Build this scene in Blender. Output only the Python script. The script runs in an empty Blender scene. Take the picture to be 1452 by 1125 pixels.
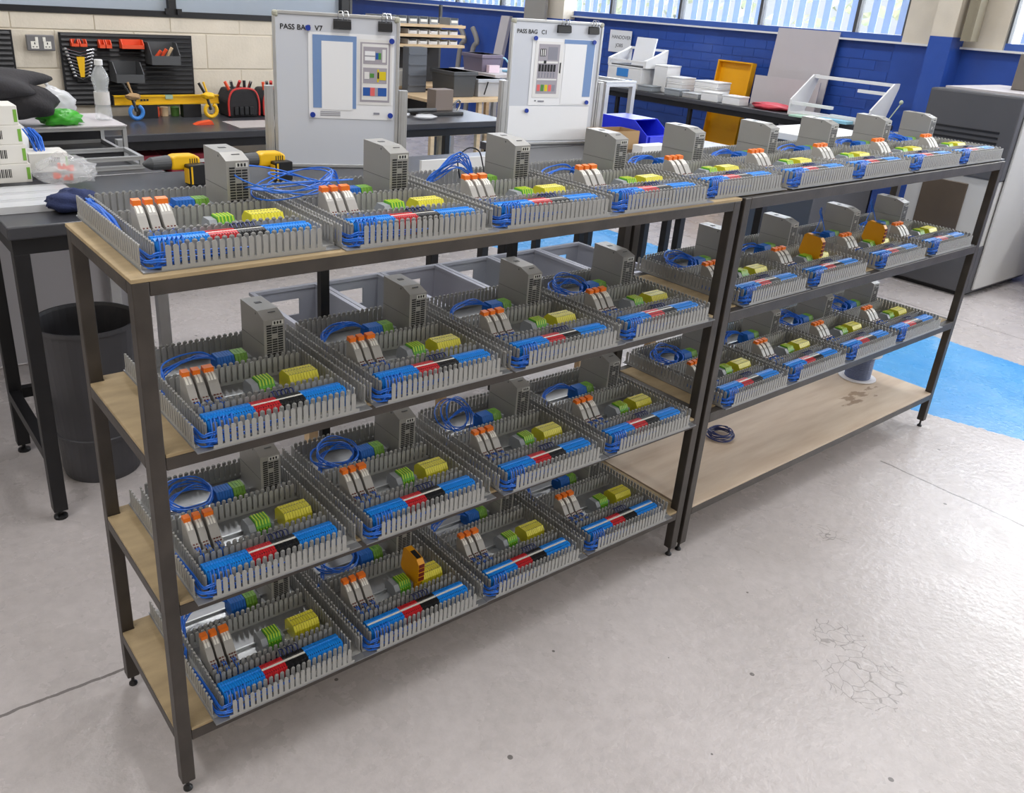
import bpy, math, random
from mathutils import Matrix, Vector
PI = math.pi
scene = bpy.context.scene
COL = scene.collection

# ------------------------------------------------------------------ camera
cam_d = bpy.data.cameras.new('camera')
cam = bpy.data.objects.new('camera', cam_d); COL.objects.link(cam)
_y, _p, _r = map(math.radians, (38.8896, 23.5761, 3.8631))
fwd = Vector((math.sin(_y)*math.cos(_p), math.cos(_y)*math.cos(_p), -math.sin(_p)))
rgt = Vector((math.cos(_y), -math.sin(_y), 0)); upv = rgt.cross(fwd)
rx = rgt*math.cos(_r) + upv*math.sin(_r); ux = upv*math.cos(_r) - rgt*math.sin(_r)
cam.matrix_world = Matrix(((rx.x, ux.x, -fwd.x, -.3605), (rx.y, ux.y, -fwd.y, -1.2893), (rx.z, ux.z, -fwd.z, 1.5253), (0, 0, 0, 1)))
cam_d.sensor_width = 36; cam_d.lens = 1208.174/1452*36
cam_d.shift_x = 55.656/1452; cam_d.shift_y = -37.319/1452
cam_d.clip_start = .05; cam_d.clip_end = 200
scene.camera = cam

# ------------------------------------------------------------------ world + large lights
w = bpy.data.worlds.new('World'); scene.world = w; w.use_nodes = True
wb = w.node_tree.nodes['Background']; wb.inputs[0].default_value = (.86, .93, 1, 1); wb.inputs[1].default_value = .9
def area(name, loc, rot, sx, sy, power, col=(1, 1, 1)):
    l = bpy.data.lights.new(name, 'AREA'); l.shape = 'RECTANGLE'; l.size = sx; l.size_y = sy; l.energy = power; l.color = col
    o = bpy.data.objects.new(name, l); COL.objects.link(o); o.location = loc; o.rotation_euler = rot
    return o
area('window_daylight', (6.9, 4.4, 2.5), (0, math.radians(80), 0), 2.2, 8, 620, (.93, .97, 1))
area('near_window_daylight', (6.9, -2.4, 2.5), (0, math.radians(78), 0), 2.2, 6, 340, (.95, .98, 1))
for i, (x, y) in enumerate(((-1.6, 3.4), (1.2, 3.0), (4.2, 3.4), (-1.4, -.4), (1.4, .3), (4.4, -.2), (-1.6, -3.6), (1.2, -3.6), (4.2, -3.6), (1.2, 7.5), (4.6, 7.5))):
    area('ceiling_strip_light', (x, y, 3.55), (0, 0, 0), .35, 1.8, 14 if y < -3 else 36, (1, .985, .985))
scene.view_settings.view_transform = 'Standard'; scene.view_settings.look = 'None'
scene.view_settings.exposure = 0.2; scene.view_settings.gamma = 1; scene.view_settings.use_curve_mapping = False

# ------------------------------------------------------------------ materials
def lin(c):
    if isinstance(c, str): c = [int(c[i:i+2], 16)/255 for i in (0, 2, 4)]
    return tuple(v/12.92 if v <= .04045 else ((v+.055)/1.055)**2.4 for v in c)+(1,)
MATS = {}
def mat(name, col, rough=.5, metal=0, var=0, vscale=8, bump=0, bscale=60, spec=.5, trans=0, alpha=1, emit=0, coat=0, stretch=None, col2=None):
    if name in MATS: return MATS[name]
    m = bpy.data.materials.new(name); m.use_nodes = True; nt = m.node_tree; b = nt.nodes['Principled BSDF']
    b.inputs['Base Color'].default_value = lin(col); b.inputs['Roughness'].default_value = rough; b.inputs['Metallic'].default_value = metal
    b.inputs['Specular IOR Level'].default_value = spec; b.inputs['Transmission Weight'].default_value = trans; b.inputs['Alpha'].default_value = alpha
    b.inputs['Coat Weight'].default_value = coat
    if emit: b.inputs['Emission Color'].default_value = lin(col); b.inputs['Emission Strength'].default_value = emit
    tc = nt.nodes.new('ShaderNodeTexCoord'); src = tc.outputs['Object']
    if stretch:
        mp = nt.nodes.new('ShaderNodeMapping'); mp.inputs['Scale'].default_value = stretch; nt.links.new(src, mp.inputs[0]); src = mp.outputs[0]
    if var or col2:
        n = nt.nodes.new('ShaderNodeTexNoise'); n.inputs['Scale'].default_value = vscale; n.inputs['Detail'].default_value = 6; nt.links.new(src, n.inputs[0])
        r = nt.nodes.new('ShaderNodeValToRGB'); c = lin(col)
        r.color_ramp.elements[0].position = .3; r.color_ramp.elements[1].position = .7
        if col2: a0, a1 = c, lin(col2)
        else: a0 = tuple(v*(1-var) for v in c[:3])+(1,); a1 = tuple(min(1, v*(1+var)) for v in c[:3])+(1,)
        r.color_ramp.elements[0].color = a0; r.color_ramp.elements[1].color = a1
        nt.links.new(n.outputs[0], r.inputs[0]); nt.links.new(r.outputs[0], b.inputs['Base Color'])
    if bump:
        n2 = nt.nodes.new('ShaderNodeTexNoise'); n2.inputs['Scale'].default_value = bscale; n2.inputs['Detail'].default_value = 4; nt.links.new(src, n2.inputs[0])
        bp = nt.nodes.new('ShaderNodeBump'); bp.inputs['Strength'].default_value = bump; bp.inputs['Distance'].default_value = .004
        nt.links.new(n2.outputs[0], bp.inputs['Height']); nt.links.new(bp.outputs[0], b.inputs['Normal'])
    MATS[name] = m
    return m
M = dict(
 steel=mat('rack_steel', '48433f', .45, .45, .22, 14, .1, 90),
 ply=mat('shelf_board', 'a5916f', .75, 0, .16, 5, .25, 120, stretch=(2, 7, 7)),
 plate=mat('galvanised_plate', '95979a', .4, .6, .1, 30),
 duct=mat('duct_grey_plastic', '9c9c9a', .45, 0, .04, 4),
 psu=mat('power_supply_shell', '9f9e9b', .38, .3, .05, 6),
 grille=mat('vent_black', '16171a', .6), ledw=mat('indicator_white', 'd8d8d4', .4),
 rail=mat('zinc_rail', 'b9bcbe', .36, .85, .06, 40),
 tblue=mat('terminal_blue', '1583e0', .42, 0, .06, 60, spec=.3), tblue_shade=mat('terminal_blue_shaded', '1f62b4', .5, 0, .08, 60, spec=.25), tred=mat('terminal_red', 'c01c26', .4, 0, .06, 60),  # second blue: same terminal plastic with the rear shade put into its colour
 tblack=mat('terminal_black', '15161a', .4), tgreen=mat('terminal_green', '5fae2c', .42, 0, .1, 60),
 tyel=mat('terminal_yellow', 'd8cf2e', .42, 0, .06, 40), tgrey=mat('terminal_grey', '90959a', .45),
 mark=mat('marker_white', 'eceae2', .4), orange=mat('relay_orange', 'f07818', .4), relay=mat('relay_grey', 'a9a6a1', .42, 0, .05, 30),
 dgrey=mat('dark_grey_plastic', '4b4d50', .5), wblue=mat('wire_blue', '2a6fd6', .38), wnavy=mat('wire_navy', '25316b', .4), wblack=mat('wire_black', '1a1b20', .4),
 safety=mat('safety_relay_yellow', 'eda310', .4), maroon=mat('safety_relay_sockets', '6e2416', .5),
 black=mat('black_painted_steel', '1d1d20', .42, .2, .15, 20), btop=mat('black_worktop', '3c3d42', .3, 0, .2, 3, 0),
 alu=mat('aluminium_profile', 'c6c8ca', .32, .6, .04, 20), wbface=mat('whiteboard_face', 'ced3dd', .2, 0, .02, 2, coat=.3),
 paper=mat('paper_white', 'eceef2', .7), white=mat('white_plastic', 'e4e4e4', .4, 0, .03, 6), carton=mat('white_carton', 'd9d7d1', .7, 0, .04, 6),
 green=mat('green_print', '74a83e', .6), magnet=mat('magnet_blue', '1d3c9e', .35), ink=mat('black_ink', '121318', .6), inkg=mat('grey_ink', '8b8c98', .7),
 pblue=mat('drawing_blue', '7795c4', .7), pgrey=mat('drawing_grey', 'a5a1ab', .7), pyel=mat('drawing_yellow', 'dcc61c', .7), pred=mat('drawing_red', 'e36a68', .7), pgrn=mat('drawing_green', '4c8a3c', .7), pdb=mat('drawing_dark_blue', '2558a8', .7),
 crate=mat('grey_crate_plastic', '9a9da8', .5, 0, .06, 5), bin_=mat('wastebin_plastic', '45454a', .5, 0, .06, 5), binin=mat('wastebin_inside', '1b1a1d', .6),
 cream=mat('cream_wall_paint', 'd8cfbf', .75, 0, .05, 6, .3, 70), mortar=mat('cream_mortar', 'cdc3b1', .85, 0, .06, 20),
 bluew=mat('blue_wall_paint', '3153a6', .25, 0, .1, 3, .15, 40), bmort=mat('blue_mortar', '2a4a98', .4, 0, .08, 20),
 dark=mat('dark_recess', '26262a', .7), mach=mat('machine_dark_grey', '4c4c50', .5, 0, .05, 4), machl=mat('machine_light_grey', 'b7b6b4', .45, 0, .04, 3), bronze=mat('smoked_panel', '5c5146', .25, .2, .2, 3),
 yellow=mat('tool_yellow', 'e9b714', .4), yelp=mat('yellow_panel', 'e8a60c', .35, 0, .05, 4), redt=mat('tool_red', 'c0332f', .45), oran=mat('tool_orange', 'e2512a', .45), bluet=mat('hook_blue', '3f86d8', .4),
 bluebin=mat('blue_bin_plastic', '2434d8', .32, 0, .05, 6), card=mat('brown_cardboard', 'a98a63', .8, 0, .08, 12),
 jacket=mat('dark_fabric', '2b292c', .85, 0, .3, 9, .5, 150), navy=mat('navy_fabric', '29345c', .85, 0, .25, 20, .5, 200), greenbag=mat('green_bag_plastic', '3fa62c', .35, 0, .15, 15),
 film=mat('clear_film', 'f4f6f8', .12, 0, alpha=.28), film2=mat('cloudy_film', 'e6e8ec', .2, 0, alpha=.62), glass=mat('window_glass', 'dfeaf5', .03, 0, alpha=.12, spec=.6), pet=mat('clear_bottle', 'eef2f4', .06, 0, alpha=.3, spec=.9),
 obscure=mat('partition_glass', 'b4bfcc', .12, 0, .12, 1.2, alpha=.75), blind=mat('blind_fabric', '8ea8d8', .8), frameb=mat('window_frame_blue', '3b5ca8', .4), wood=mat('pale_wood', 'd3b893', .6, 0, .12, 8, stretch=(1, 6, 6)),
 purple=mat('mauve_plastic', '7d7487', .5), cyan=mat('pale_blue_plastic', '8fc6dd', .4), chair=mat('blue_chair_fabric', '223f86', .85, 0, .1, 30), bronzebox=mat('brown_metal', '7b6f68', .4, .3),
 redbag=mat('red_plastic_sheet', 'd84a58', .3, 0, .15, 12), grn2=mat('pale_green_plastic', 'a9cdb8', .45), leaf=mat('hedge_leaf_daylit', 'e6e2c2', .7, col2='b4c38c'), foamw=mat('grey_board', 'bdb8bb', .6, 0, .03, 3),
 pile_k=mat('black_fittings', '141416', .5), pile_g=mat('green_fittings', '4e7a34', .5), pile_r=mat('red_fittings', '7d2030', .5), reelw=mat('reel_white', 'd9d8dc', .45), chrome=mat('chrome', 'c9cbd0', .15, 1))

# floor: concrete with blue painted lane, joints, stains
def floor_material():
    m = bpy.data.materials.new('painted_concrete'); m.use_nodes = True; nt = m.node_tree; N = nt.nodes; L = nt.links; b = N['Principled BSDF']
    tc = N.new('ShaderNodeTexCoord'); sep = N.new('ShaderNodeSeparateXYZ'); L.new(tc.outputs['Object'], sep.inputs[0])
    def math_(op, a, b_=None, c=None):
        n = N.new('ShaderNodeMath'); n.operation = op
        for i, v in enumerate((a, b_, c)):
            if v is None: continue
            if hasattr(v, 'is_linked') or hasattr(v, 'links'): L.new(v, n.inputs[i])
            else: n.inputs[i].default_value = v
        return n.outputs[0]
    def noise(s, d=6, rough=.6):
        n = N.new('ShaderNodeTexNoise'); n.inputs['Scale'].default_value = s; n.inputs['Detail'].default_value = d; n.inputs['Roughness'].default_value = rough; L.new(tc.outputs['Object'], n.inputs[0]); return n.outputs[0]
    def ramp(f, stops):
        r = N.new('ShaderNodeValToRGB'); e = r.color_ramp.elements
        while len(e) < len(stops): e.new(.5)
        for el, (p, c) in zip(e, stops): el.position = p; el.color = c if len(c) == 4 else tuple(c)+(1,)
        L.new(f, r.inputs[0]); return r.outputs[0]
    def mix(f, a, c, blend='MIX'):
        n = N.new('ShaderNodeMix'); n.data_type = 'RGBA'; n.blend_type = blend
        if hasattr(f, 'links'): L.new(f, n.inputs[0])
        else: n.inputs[0].default_value = f
        for i, v in ((6, a), (7, c)):
            if hasattr(v, 'links'): L.new(v, n.inputs[i])
            else: n.inputs[i].default_value = v
        return n.outputs[2]
    X, Y = sep.outputs[0], sep.outputs[1]
    base = ramp(noise(1.3, 8), [(.3, lin('b7b1b0')), (.7, lin('c9c3c3'))])
    mott = ramp(noise(26, 6, .7), [(.35, (.82, .82, .82)), (.6, (1, 1, 1))]); base = mix(.55, base, mott, 'MULTIPLY')
    big = ramp(noise(.55, 3), [(.35, (.86, .85, .84)), (.65, (1, 1, 1))]); base = mix(.7, base, big, 'MULTIPLY')
    # specks
    vo = N.new('ShaderNodeTexVoronoi'); vo.inputs['Scale'].default_value = 7; L.new(tc.outputs['Object'], vo.inputs[0])
    spk = math_('LESS_THAN', vo.outputs['Distance'], .045); base = mix(math_('MULTIPLY', spk, .75), base, (.06, .055, .05, 1))
    # crazed patch
    ve = N.new('ShaderNodeTexVoronoi'); ve.feature = 'DISTANCE_TO_EDGE'; ve.inputs['Scale'].default_value = 26
    wn = N.new('ShaderNodeTexNoise'); wn.inputs['Scale'].default_value = 9; L.new(tc.outputs['Object'], wn.inputs[0])
    mv = N.new('ShaderNodeVectorMath'); mv.operation = 'MULTIPLY_ADD'; L.new(wn.outputs['Color'], mv.inputs[0]); mv.inputs[1].default_value = (.12, .12, .12); L.new(tc.outputs['Object'], mv.inputs[2]); L.new(mv.outputs[0], ve.inputs[0])
    edge = math_('LESS_THAN', ve.outputs['Distance'], .028)
    def near(cx, cy, r):
        d = math_('SQRT', math_('ADD', math_('POWER', math_('SUBTRACT', X, cx), 2), math_('POWER', math_('SUBTRACT', Y, cy), 2)))
        return math_('LESS_THAN', math_('ADD', d, math_('MULTIPLY', noise(14), .16)), r+.08)
    web = math_('MULTIPLY', edge, math_('MAXIMUM', near(1.52, -.62, .10), math_('MAXIMUM', near(1.62, -.5, .07), near(2.05, -.2, .05))))
    base = mix(math_('MULTIPLY', web, .5), base, (.12, .11, .10, 1))
    # joints
    wob = math_('MULTIPLY', math_('SUBTRACT', noise(6), .5), .03)
    j1 = math_('MULTIPLY', math_('LESS_THAN', math_('ABSOLUTE', math_('SUBTRACT', X, math_('ADD', wob, 2.685))), .0038), math_('LESS_THAN', Y, -.03))
    j2 = math_('MULTIPLY', math_('LESS_THAN', math_('ABSOLUTE', math_('SUBTRACT', Y, math_('ADD', wob, .423))), .0045), math_('LESS_THAN', X, .1))
    j3 = math_('LESS_THAN', math_('ABSOLUTE', math_('SUBTRACT', X, math_('ADD', wob, 4.75))), .004)
    base = mix(math_('MULTIPLY', math_('MAXIMUM', j1, math_('MAXIMUM', j2, j3)), .75), base, (.09, .08, .075, 1))
    # blue lane
    xl = math_('ADD', X, math_('MULTIPLY', Y, .27)); xl2 = math_('SUBTRACT', X, math_('MULTIPLY', math_('SUBTRACT', noise(40), .5), .05))
    lane = math_('MULTIPLY', math_('GREATER_THAN', math_('ADD', xl2, math_('MULTIPLY', math_('MINIMUM', Y, .3), .33)), 3.31), math_('LESS_THAN', xl2, 4.32))
    bl = ramp(noise(3, 8, .7), [(.35, lin('4596d6')), (.6, lin('5ca2da')), (.78, lin('9cc0e0'))])
    base = mix(lane, base, bl)
    L.new(base, b.inputs['Base Color'])
    L.new(ramp(noise(5, 5), [(.3, (.20, .20, .20)), (.7, (.36, .36, .36))]), b.inputs['Roughness'])
    bp = N.new('ShaderNodeBump'); bp.inputs['Strength'].default_value = .22; bp.inputs['Distance'].default_value = .01; L.new(noise(45, 5, .6), bp.inputs['Height']); L.new(bp.outputs[0], b.inputs['Normal'])
    return m

def stained_ply():
    m = bpy.data.materials.new('stained_plywood'); m.use_nodes = True; nt = m.node_tree; N = nt.nodes; L = nt.links; b = N['Principled BSDF']
    tc = N.new('ShaderNodeTexCoord'); mp = N.new('ShaderNodeMapping'); mp.inputs['Scale'].default_value = (1.2, 9, 9); L.new(tc.outputs['Object'], mp.inputs[0])
    n = N.new('ShaderNodeTexNoise'); n.inputs['Scale'].default_value = 3; n.inputs['Detail'].default_value = 7; L.new(mp.outputs[0], n.inputs[0])
    r = N.new('ShaderNodeValToRGB'); r.color_ramp.elements[0].position = .3; r.color_ramp.elements[0].color = lin('bda892'); r.color_ramp.elements[1].position = .7; r.color_ramp.elements[1].color = lin('d0bfab'); L.new(n.outputs[0], r.inputs[0])
    n2 = N.new('ShaderNodeTexNoise'); n2.inputs['Scale'].default_value = 5.5; n2.inputs['Detail'].default_value = 5; L.new(tc.outputs['Object'], n2.inputs[0])
    r2 = N.new('ShaderNodeValToRGB'); r2.color_ramp.elements[0].position = .64; r2.color_ramp.elements[0].color = (1, 1, 1, 1); r2.color_ramp.elements[1].position = .7; r2.color_ramp.elements[1].color = (.55, .48, .42, 1); sp = N.new('ShaderNodeSeparateXYZ'); L.new(tc.outputs['Object'], sp.inputs[0])
    def mm(op, a, c):
        q = N.new('ShaderNodeMath'); q.operation = op
        for i, v in ((0, a), (1, c)):
            if hasattr(v, 'links'): L.new(v, q.inputs[i])
            else: q.inputs[i].default_value = v
        return q.outputs[0]
    dd = mm('ADD', mm('POWER', mm('DIVIDE', mm('SUBTRACT', sp.outputs[0], 1.3), .22), 2), mm('POWER', mm('DIVIDE', mm('SUBTRACT', sp.outputs[1], .15), .075), 2))
    L.new(mm('ADD', mm('SUBTRACT', n2.outputs[0], .12), mm('MULTIPLY', mm('MAXIMUM', mm('SUBTRACT', 1.0, dd), 0.0), .3)), r2.inputs[0]); mp2 = N.new('ShaderNodeMapping'); mp2.inputs['Scale'].default_value = (2.2, 5, 1); L.new(tc.outputs['Object'], mp2.inputs[0]); L.new(mp2.outputs[0], n2.inputs[0])
    mx = N.new('ShaderNodeMix'); mx.data_type = 'RGBA'; mx.blend_type = 'MULTIPLY'; mx.inputs[0].default_value = 1; L.new(r.outputs[0], mx.inputs[6]); L.new(r2.outputs[0], mx.inputs[7])
    L.new(mx.outputs[2], b.inputs['Base Color']); b.inputs['Roughness'].default_value = .55
    return m
M['ply2'] = stained_ply(); M['floor'] = floor_material()

# ------------------------------------------------------------------ mesh helpers
class MB:
    def __init__(s): s.v = []; s.f = []
    def add(s, v, f):
        o = len(s.v); s.v += [tuple(p) for p in v]; s.f += [tuple(i+o for i in q) for q in f]; return s
    def box(s, x0, x1, y0, y1, z0, z1):
        return s.add([(x0, y0, z0), (x1, y0, z0), (x1, y1, z0), (x0, y1, z0), (x0, y0, z1), (x1, y0, z1), (x1, y1, z1), (x0, y1, z1)],
                     [(0, 3, 2, 1), (4, 5, 6, 7), (0, 1, 5, 4), (1, 2, 6, 5), (2, 3, 7, 6), (3, 0, 4, 7)])
    def prism(s, prof, axis, a, b):     # prof: 2D points; axis x: (y,z)  y: (x,z)  z: (x,y)
        n = len(prof)
        def P(p, t): return (t, p[0], p[1]) if axis == 'x' else (p[0], t, p[1]) if axis == 'y' else (p[0], p[1], t)
        ar = sum(prof[i][0]*prof[(i+1) % n][1]-prof[(i+1) % n][0]*prof[i][1] for i in range(n))
        pr = prof if (ar > 0) == (axis != 'y') else prof[::-1]
        return s.add([P(p, a) for p in pr]+[P(p, b) for p in pr], [tuple(range(n))[::-1], tuple(range(n, 2*n))]+[(i, (i+1) % n, n+(i+1) % n, n+i) for i in range(n)])
    def tube(s, pts, r, n=6, cap=True):
        pts = [Vector(p) for p in pts]; rings = []; prev = None
        rr = r if isinstance(r, (list, tuple)) else [r]*len(pts)
        for i, p in enumerate(pts):
            t = (pts[min(i+1, len(pts)-1)]-pts[max(i-1, 0)])
            t = t.normalized() if t.length > 1e-9 else Vector((0, 0, 1))
            if prev is None: a = t.orthogonal().normalized()
            else:
                a = prev-t*prev.dot(t); a = a.normalized() if a.length > 1e-6 else t.orthogonal().normalized()
            prev = a; b = t.cross(a)
            rings.append([p+(a*math.cos(2*PI*k/n)+b*math.sin(2*PI*k/n))*rr[i] for k in range(n)])
        v = [q for g in rings for q in g]
        f = [(i*n+k, i*n+(k+1) % n, (i+1)*n+(k+1) % n, (i+1)*n+k) for i in range(len(pts)-1) for k in range(n)]
        if cap: f += [tuple(range(n))[::-1], tuple(range((len(pts)-1)*n, len(pts)*n))]
        return s.add(v, f)
    def lathe(s, prof, c=(0, 0, 0), n=24, axis='z'):
        v = []; f = []
        for r, z in prof:
            for k in range(n):
                a = 2*PI*k/n; x, y = r*math.cos(a), r*math.sin(a)
                v.append((c[0]+x, c[1]+y, c[2]+z) if axis == 'z' else (c[0]+x, c[1]+z, c[2]+y) if axis == 'y' else (c[0]+z, c[1]+x, c[2]+y))
        for i in range(len(prof)-1):
            for k in range(n): f.append((i*n+k, i*n+(k+1) % n, (i+1)*n+(k+1) % n, (i+1)*n+k))
        f += [tuple(range(n))[::-1], tuple(range((len(prof)-1)*n, len(prof)*n))]
        return s.add(v, f)
    def blob(s, c, r, nu=20, nv=12, amp=.15, seed=0, flat=None, freq=1.0):
        rd = random.Random(seed); ph = [(rd.uniform(.8, 3.2)*freq, rd.uniform(.8, 3.2)*freq, rd.uniform(.8, 3.2)*freq, rd.uniform(0, 6.3)) for _ in range(7)]
        v = []; f = []
        for j in range(nv+1):
            th = PI*j/nv
            for k in range(nu):
                a = 2*PI*k/nu; d = (math.sin(th)*math.cos(a), math.sin(th)*math.sin(a), math.cos(th))
                q = 1+amp*sum(math.sin(p[0]*d[0]*2+p[1]*d[1]*2+p[2]*d[2]*2+p[3]) for p in ph)/3
                z = c[2]+r[2]*d[2]*q
                if flat is not None: z = max(z, flat)
                v.append((c[0]+r[0]*d[0]*q, c[1]+r[1]*d[1]*q, z))
        for j in range(nv):
            for k in range(nu): f.append((j*nu+k, (j+1)*nu+k, (j+1)*nu+(k+1) % nu, j*nu+(k+1) % nu))
        return s.add(v, f)
    def mesh(s, name, m, smooth=False):
        me = bpy.data.meshes.new(name); me.from_pydata(s.v, [], s.f); me.materials.append(m); me.validate()
        if smooth: me.shade_smooth()
        me.update(); return me
def link(o, parent=None):
    COL.objects.link(o)
    if parent is not None: o.parent = parent
    return o
def tag(o, label=None, cat=None, group=None, kind=None):
    if label: o['label'] = label
    if cat: o['category'] = cat
    if group: o['group'] = group
    if kind: o['kind'] = kind
    return o
def obj(name, mb, m, parent=None, smooth=False, bevel=0, label=None, cat=None, group=None, kind=None, loc=None, rotz=0):
    me = mb if isinstance(mb, bpy.types.Mesh) else mb.mesh(name, m, smooth)
    o = link(bpy.data.objects.new(name, me), parent)
    if loc is not None: o.location = loc
    if rotz: o.rotation_euler = (0, 0, rotz)
    if bevel:
        bm = o.modifiers.new('edge_softening', 'BEVEL'); bm.width = bevel; bm.segments = 2; bm.limit_method = 'ANGLE'
    return tag(o, label, cat, group, kind)
def thing(name, label, cat, loc=(0, 0, 0), rotz=0, group=None):
    o = link(bpy.data.objects.new(name, None)); o.empty_display_size = .05; o.location = loc; o.rotation_euler = (0, 0, rotz)
    return tag(o, label, cat, group)
def B(*a): return MB().box(*a)
def boxes(*bs):
    m = MB()
    for b in bs: m.box(*b)
    return m
def copy_tree(o, parent=None):
    c = link(o.copy(), parent)
    for ch in list(o.children): copy_tree(ch, c)
    return c
def text_mesh(txt, size, m, name, bold=.0):
    cu = bpy.data.curves.new(name, 'FONT'); cu.body = txt; cu.size = size; cu.extrude = .0003; cu.offset = bold
    o = bpy.data.objects.new(name, cu); COL.objects.link(o); bpy.context.view_layer.update()
    me = bpy.data.meshes.new_from_object(o.evaluated_get(bpy.context.evaluated_depsgraph_get()))
    COL.objects.unlink(o); bpy.data.objects.remove(o); me.materials.clear(); me.materials.append(m); me.name = name
    return me

# ================================================================== THE SETTING
obj('floor', B(-8, 14, -8, 16, -.2, 0), M['floor'], kind='structure')
XW = 6.35; YB = 3.7; SILL = 1.405
# right-hand brick wall, blue below the sill
wr = obj('wall_right', B(XW+.02, XW+.25, -8, 14, 0, SILL), M['bmort'], kind='structure')
bm_ = MB().box(0, .024, 0, .217, 0, .067).mesh('brick', M['bluew'])
row = 0; zz = .62
while zz+.063 < SILL-.005:
    yy = 2.25+(0 if row % 2 else .112)
    while yy < 6.0:
        o = obj('brick', bm_, None, wr, loc=(XW+.0165, yy, zz)); yy += .223
    zz += .073; row += 1
obj('brick_courses_beyond', boxes((XW+.0165, XW+.03, 6.1, 14, 0, SILL), (XW+.0165, XW+.03, -8, 2.24, 0, SILL), (XW+.0165, XW+.03, 2.24, 6.1, 0, .615)), M['bluew'], wr)
obj('trim_1', B(XW-.035, XW+.26, -8, 14, SILL, SILL+.014), M['white'], kind='structure')
# pillars
obj('wall_pier', boxes((6.17, XW+.02, 1.74, 1.9, 0, 1.48), (6.2, XW+.02, 5.75, 6.3, 0, 1.38)), M['bluew'], kind='structure').name = 'wall_right_pier_base'
obj('wall_right_pier', boxes((6.17, XW+.02, 1.74, 1.9, 1.48, 3.6), (6.2, XW+.02, 5.75, 6.3, 1.38, 3.6)), M['cream'], kind='structure')
obj('wall_right_reveal', B(XW, XW+.25, 1.47, 2.19, SILL+.014, 3.6), M['cream'], kind='structure')
obj('wall_right_head', B(XW, XW+.25, -8, 14, 2.75, 3.6), M['cream'], kind='structure')
obj('trim_2', boxes((6.2, 6.29, 1.64, 1.70, 1.46, 3.6), (6.19, 6.3, 1.625, 1.64, 1.46, 3.6)), mat('column_olive', '8d8571', .6), kind='structure')
obj('trim_3', boxes((6.12, 6.16, 5.95, 6.28, 1.36, 3.6)), mat('trunking_grey', '9a9792', .6), kind='structure')
# windows with vertical blinds
slat = MB().box(-.006, .006, 0, .052, 0, 1.26).mesh('blind_slat', M['blind'])
edges = [2.19, 2.59, 3.47, 4.345, 5.225, 6.1, 6.97, 7.84, 8.72, 9.6]
nw = 0
for a, b in list(zip(edges[:-1], edges[1:]))+[(.4, 1.46)]:
    nw += 1
    wz0, wz1 = SILL+.014, 2.75
    fr = obj('window_%d' % nw, boxes((XW, XW+.06, a, b, wz0, wz0+.045), (XW, XW+.06, a, b, wz1-.04, wz1)), M['frameb'], kind='structure')
    for q in (a, b-.014): obj('mullion', B(XW, XW+.06, q, q+.014, wz0+.045, wz1-.04), M['dgrey'], fr)
    obj('pane', B(XW+.025, XW+.031, a+.014, b-.014, wz0+.045, wz1-.04), M['glass'], fr)
    n = max(2, int((b-a-.06)/.108))
    for i in range(n):
        o = obj('blind_slat', slat, None, fr, loc=(XW+.12, a+.04+i*(b-a-.06)/n+.03, wz0+.05)); o.rotation_euler = (0, 0, .35)
# hedge outside (nobody could count the leaves), daylight glare put into the leaf colour
rd = random.Random(4); hb = MB()
for i in range(2600):
    c = Vector((8.3+rd.gauss(0, .35), rd.uniform(-2, 13), rd.uniform(.2, 3.2)+rd.gauss(0, .2))); a = rd.uniform(0, 6.3); t = rd.uniform(-1, 1); s = rd.uniform(.06, .13)
    u = Vector((math.cos(a)*.5, math.sin(a), t)).normalized()*s; v_ = u.orthogonal().normalized()*s*.6
    hb.add([c-u, c+v_, c+u, c-v_], [(0, 1, 2, 3)])
obj('garden_hedge', hb, M['leaf'], label='green hedge, leaf colour paled for daylight glare, outside the blue-framed windows', cat='hedge', kind='stuff')

# back partition of painted blocks with black-framed internal window
XE = 2.5
wbk = obj('wall_back', B(-3.5, XE, YB+.0195, YB+.22, 0, 1.325), M['mortar'], kind='structure')
rows = [(.675, .86), (.87, 1.052), (1.062, 1.24), (1.25, 1.32)]
rd = random.Random(2)
for r, (z0, z1) in enumerate(rows):
    me = MB().box(0, .394, .012, .06, -.002, z1-z0+.002).mesh('block', M['cream'])
    x = -1.2+(.2 if r % 2 else 0)
    while x+.388 < XE+.01:
        o = obj('block', me, None, wbk, bevel=.003, loc=(x, YB+.004+rd.uniform(-.0015, .0015), z0)); x += .398
obj('block_courses_below', B(-3.5, XE, YB+.016, YB+.06, 0, .67), M['cream'], wbk)
wi = obj('window_12', boxes((-3.5, XE, YB+.01, YB+.1, 1.325, 1.355), (1.385, 1.425, YB+.01, YB+.1, 1.355, 3.0), (XE-.05, XE, YB+.01, YB+.1, 1.355, 3.0), (-3.5, XE, YB+.01, YB+.1, 2.96, 3.0)), M['black'], kind='structure')
obj('pane', B(-3.5, 1.385, YB+.05, YB+.058, 1.355, 2.96), M['obscure'], wi); obj('pane', B(1.425, XE-.05, YB+.05, YB+.058, 1.355, 2.96), M['obscure'], wi)
obj('bracket', boxes((1.36, 1.385, YB-.005, YB+.01, 1.34, 1.37), (1.425, 1.45, YB-.005, YB+.01, 1.34, 1.37)), M['black'], wi)
obj('wall_back_pier', B(1.95, 2.08, YB+.06, YB+.35, 1.355, 3.0), M['cream'], kind='structure')
obj('ceiling', B(-4.2, XW+.25, -6.2, 14.2, 3.6, 3.75), mat('ceiling_white', 'dcdad4', .8), kind='structure')
obj('wall_left', B(-4.2, -4, -6.2, 14.2, 0, 3.6), M['cream'], kind='structure')
obj('wall_front', B(-4, XW+.25, -6.2, -6, 0, 3.6), M['cream'], kind='structure')
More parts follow.
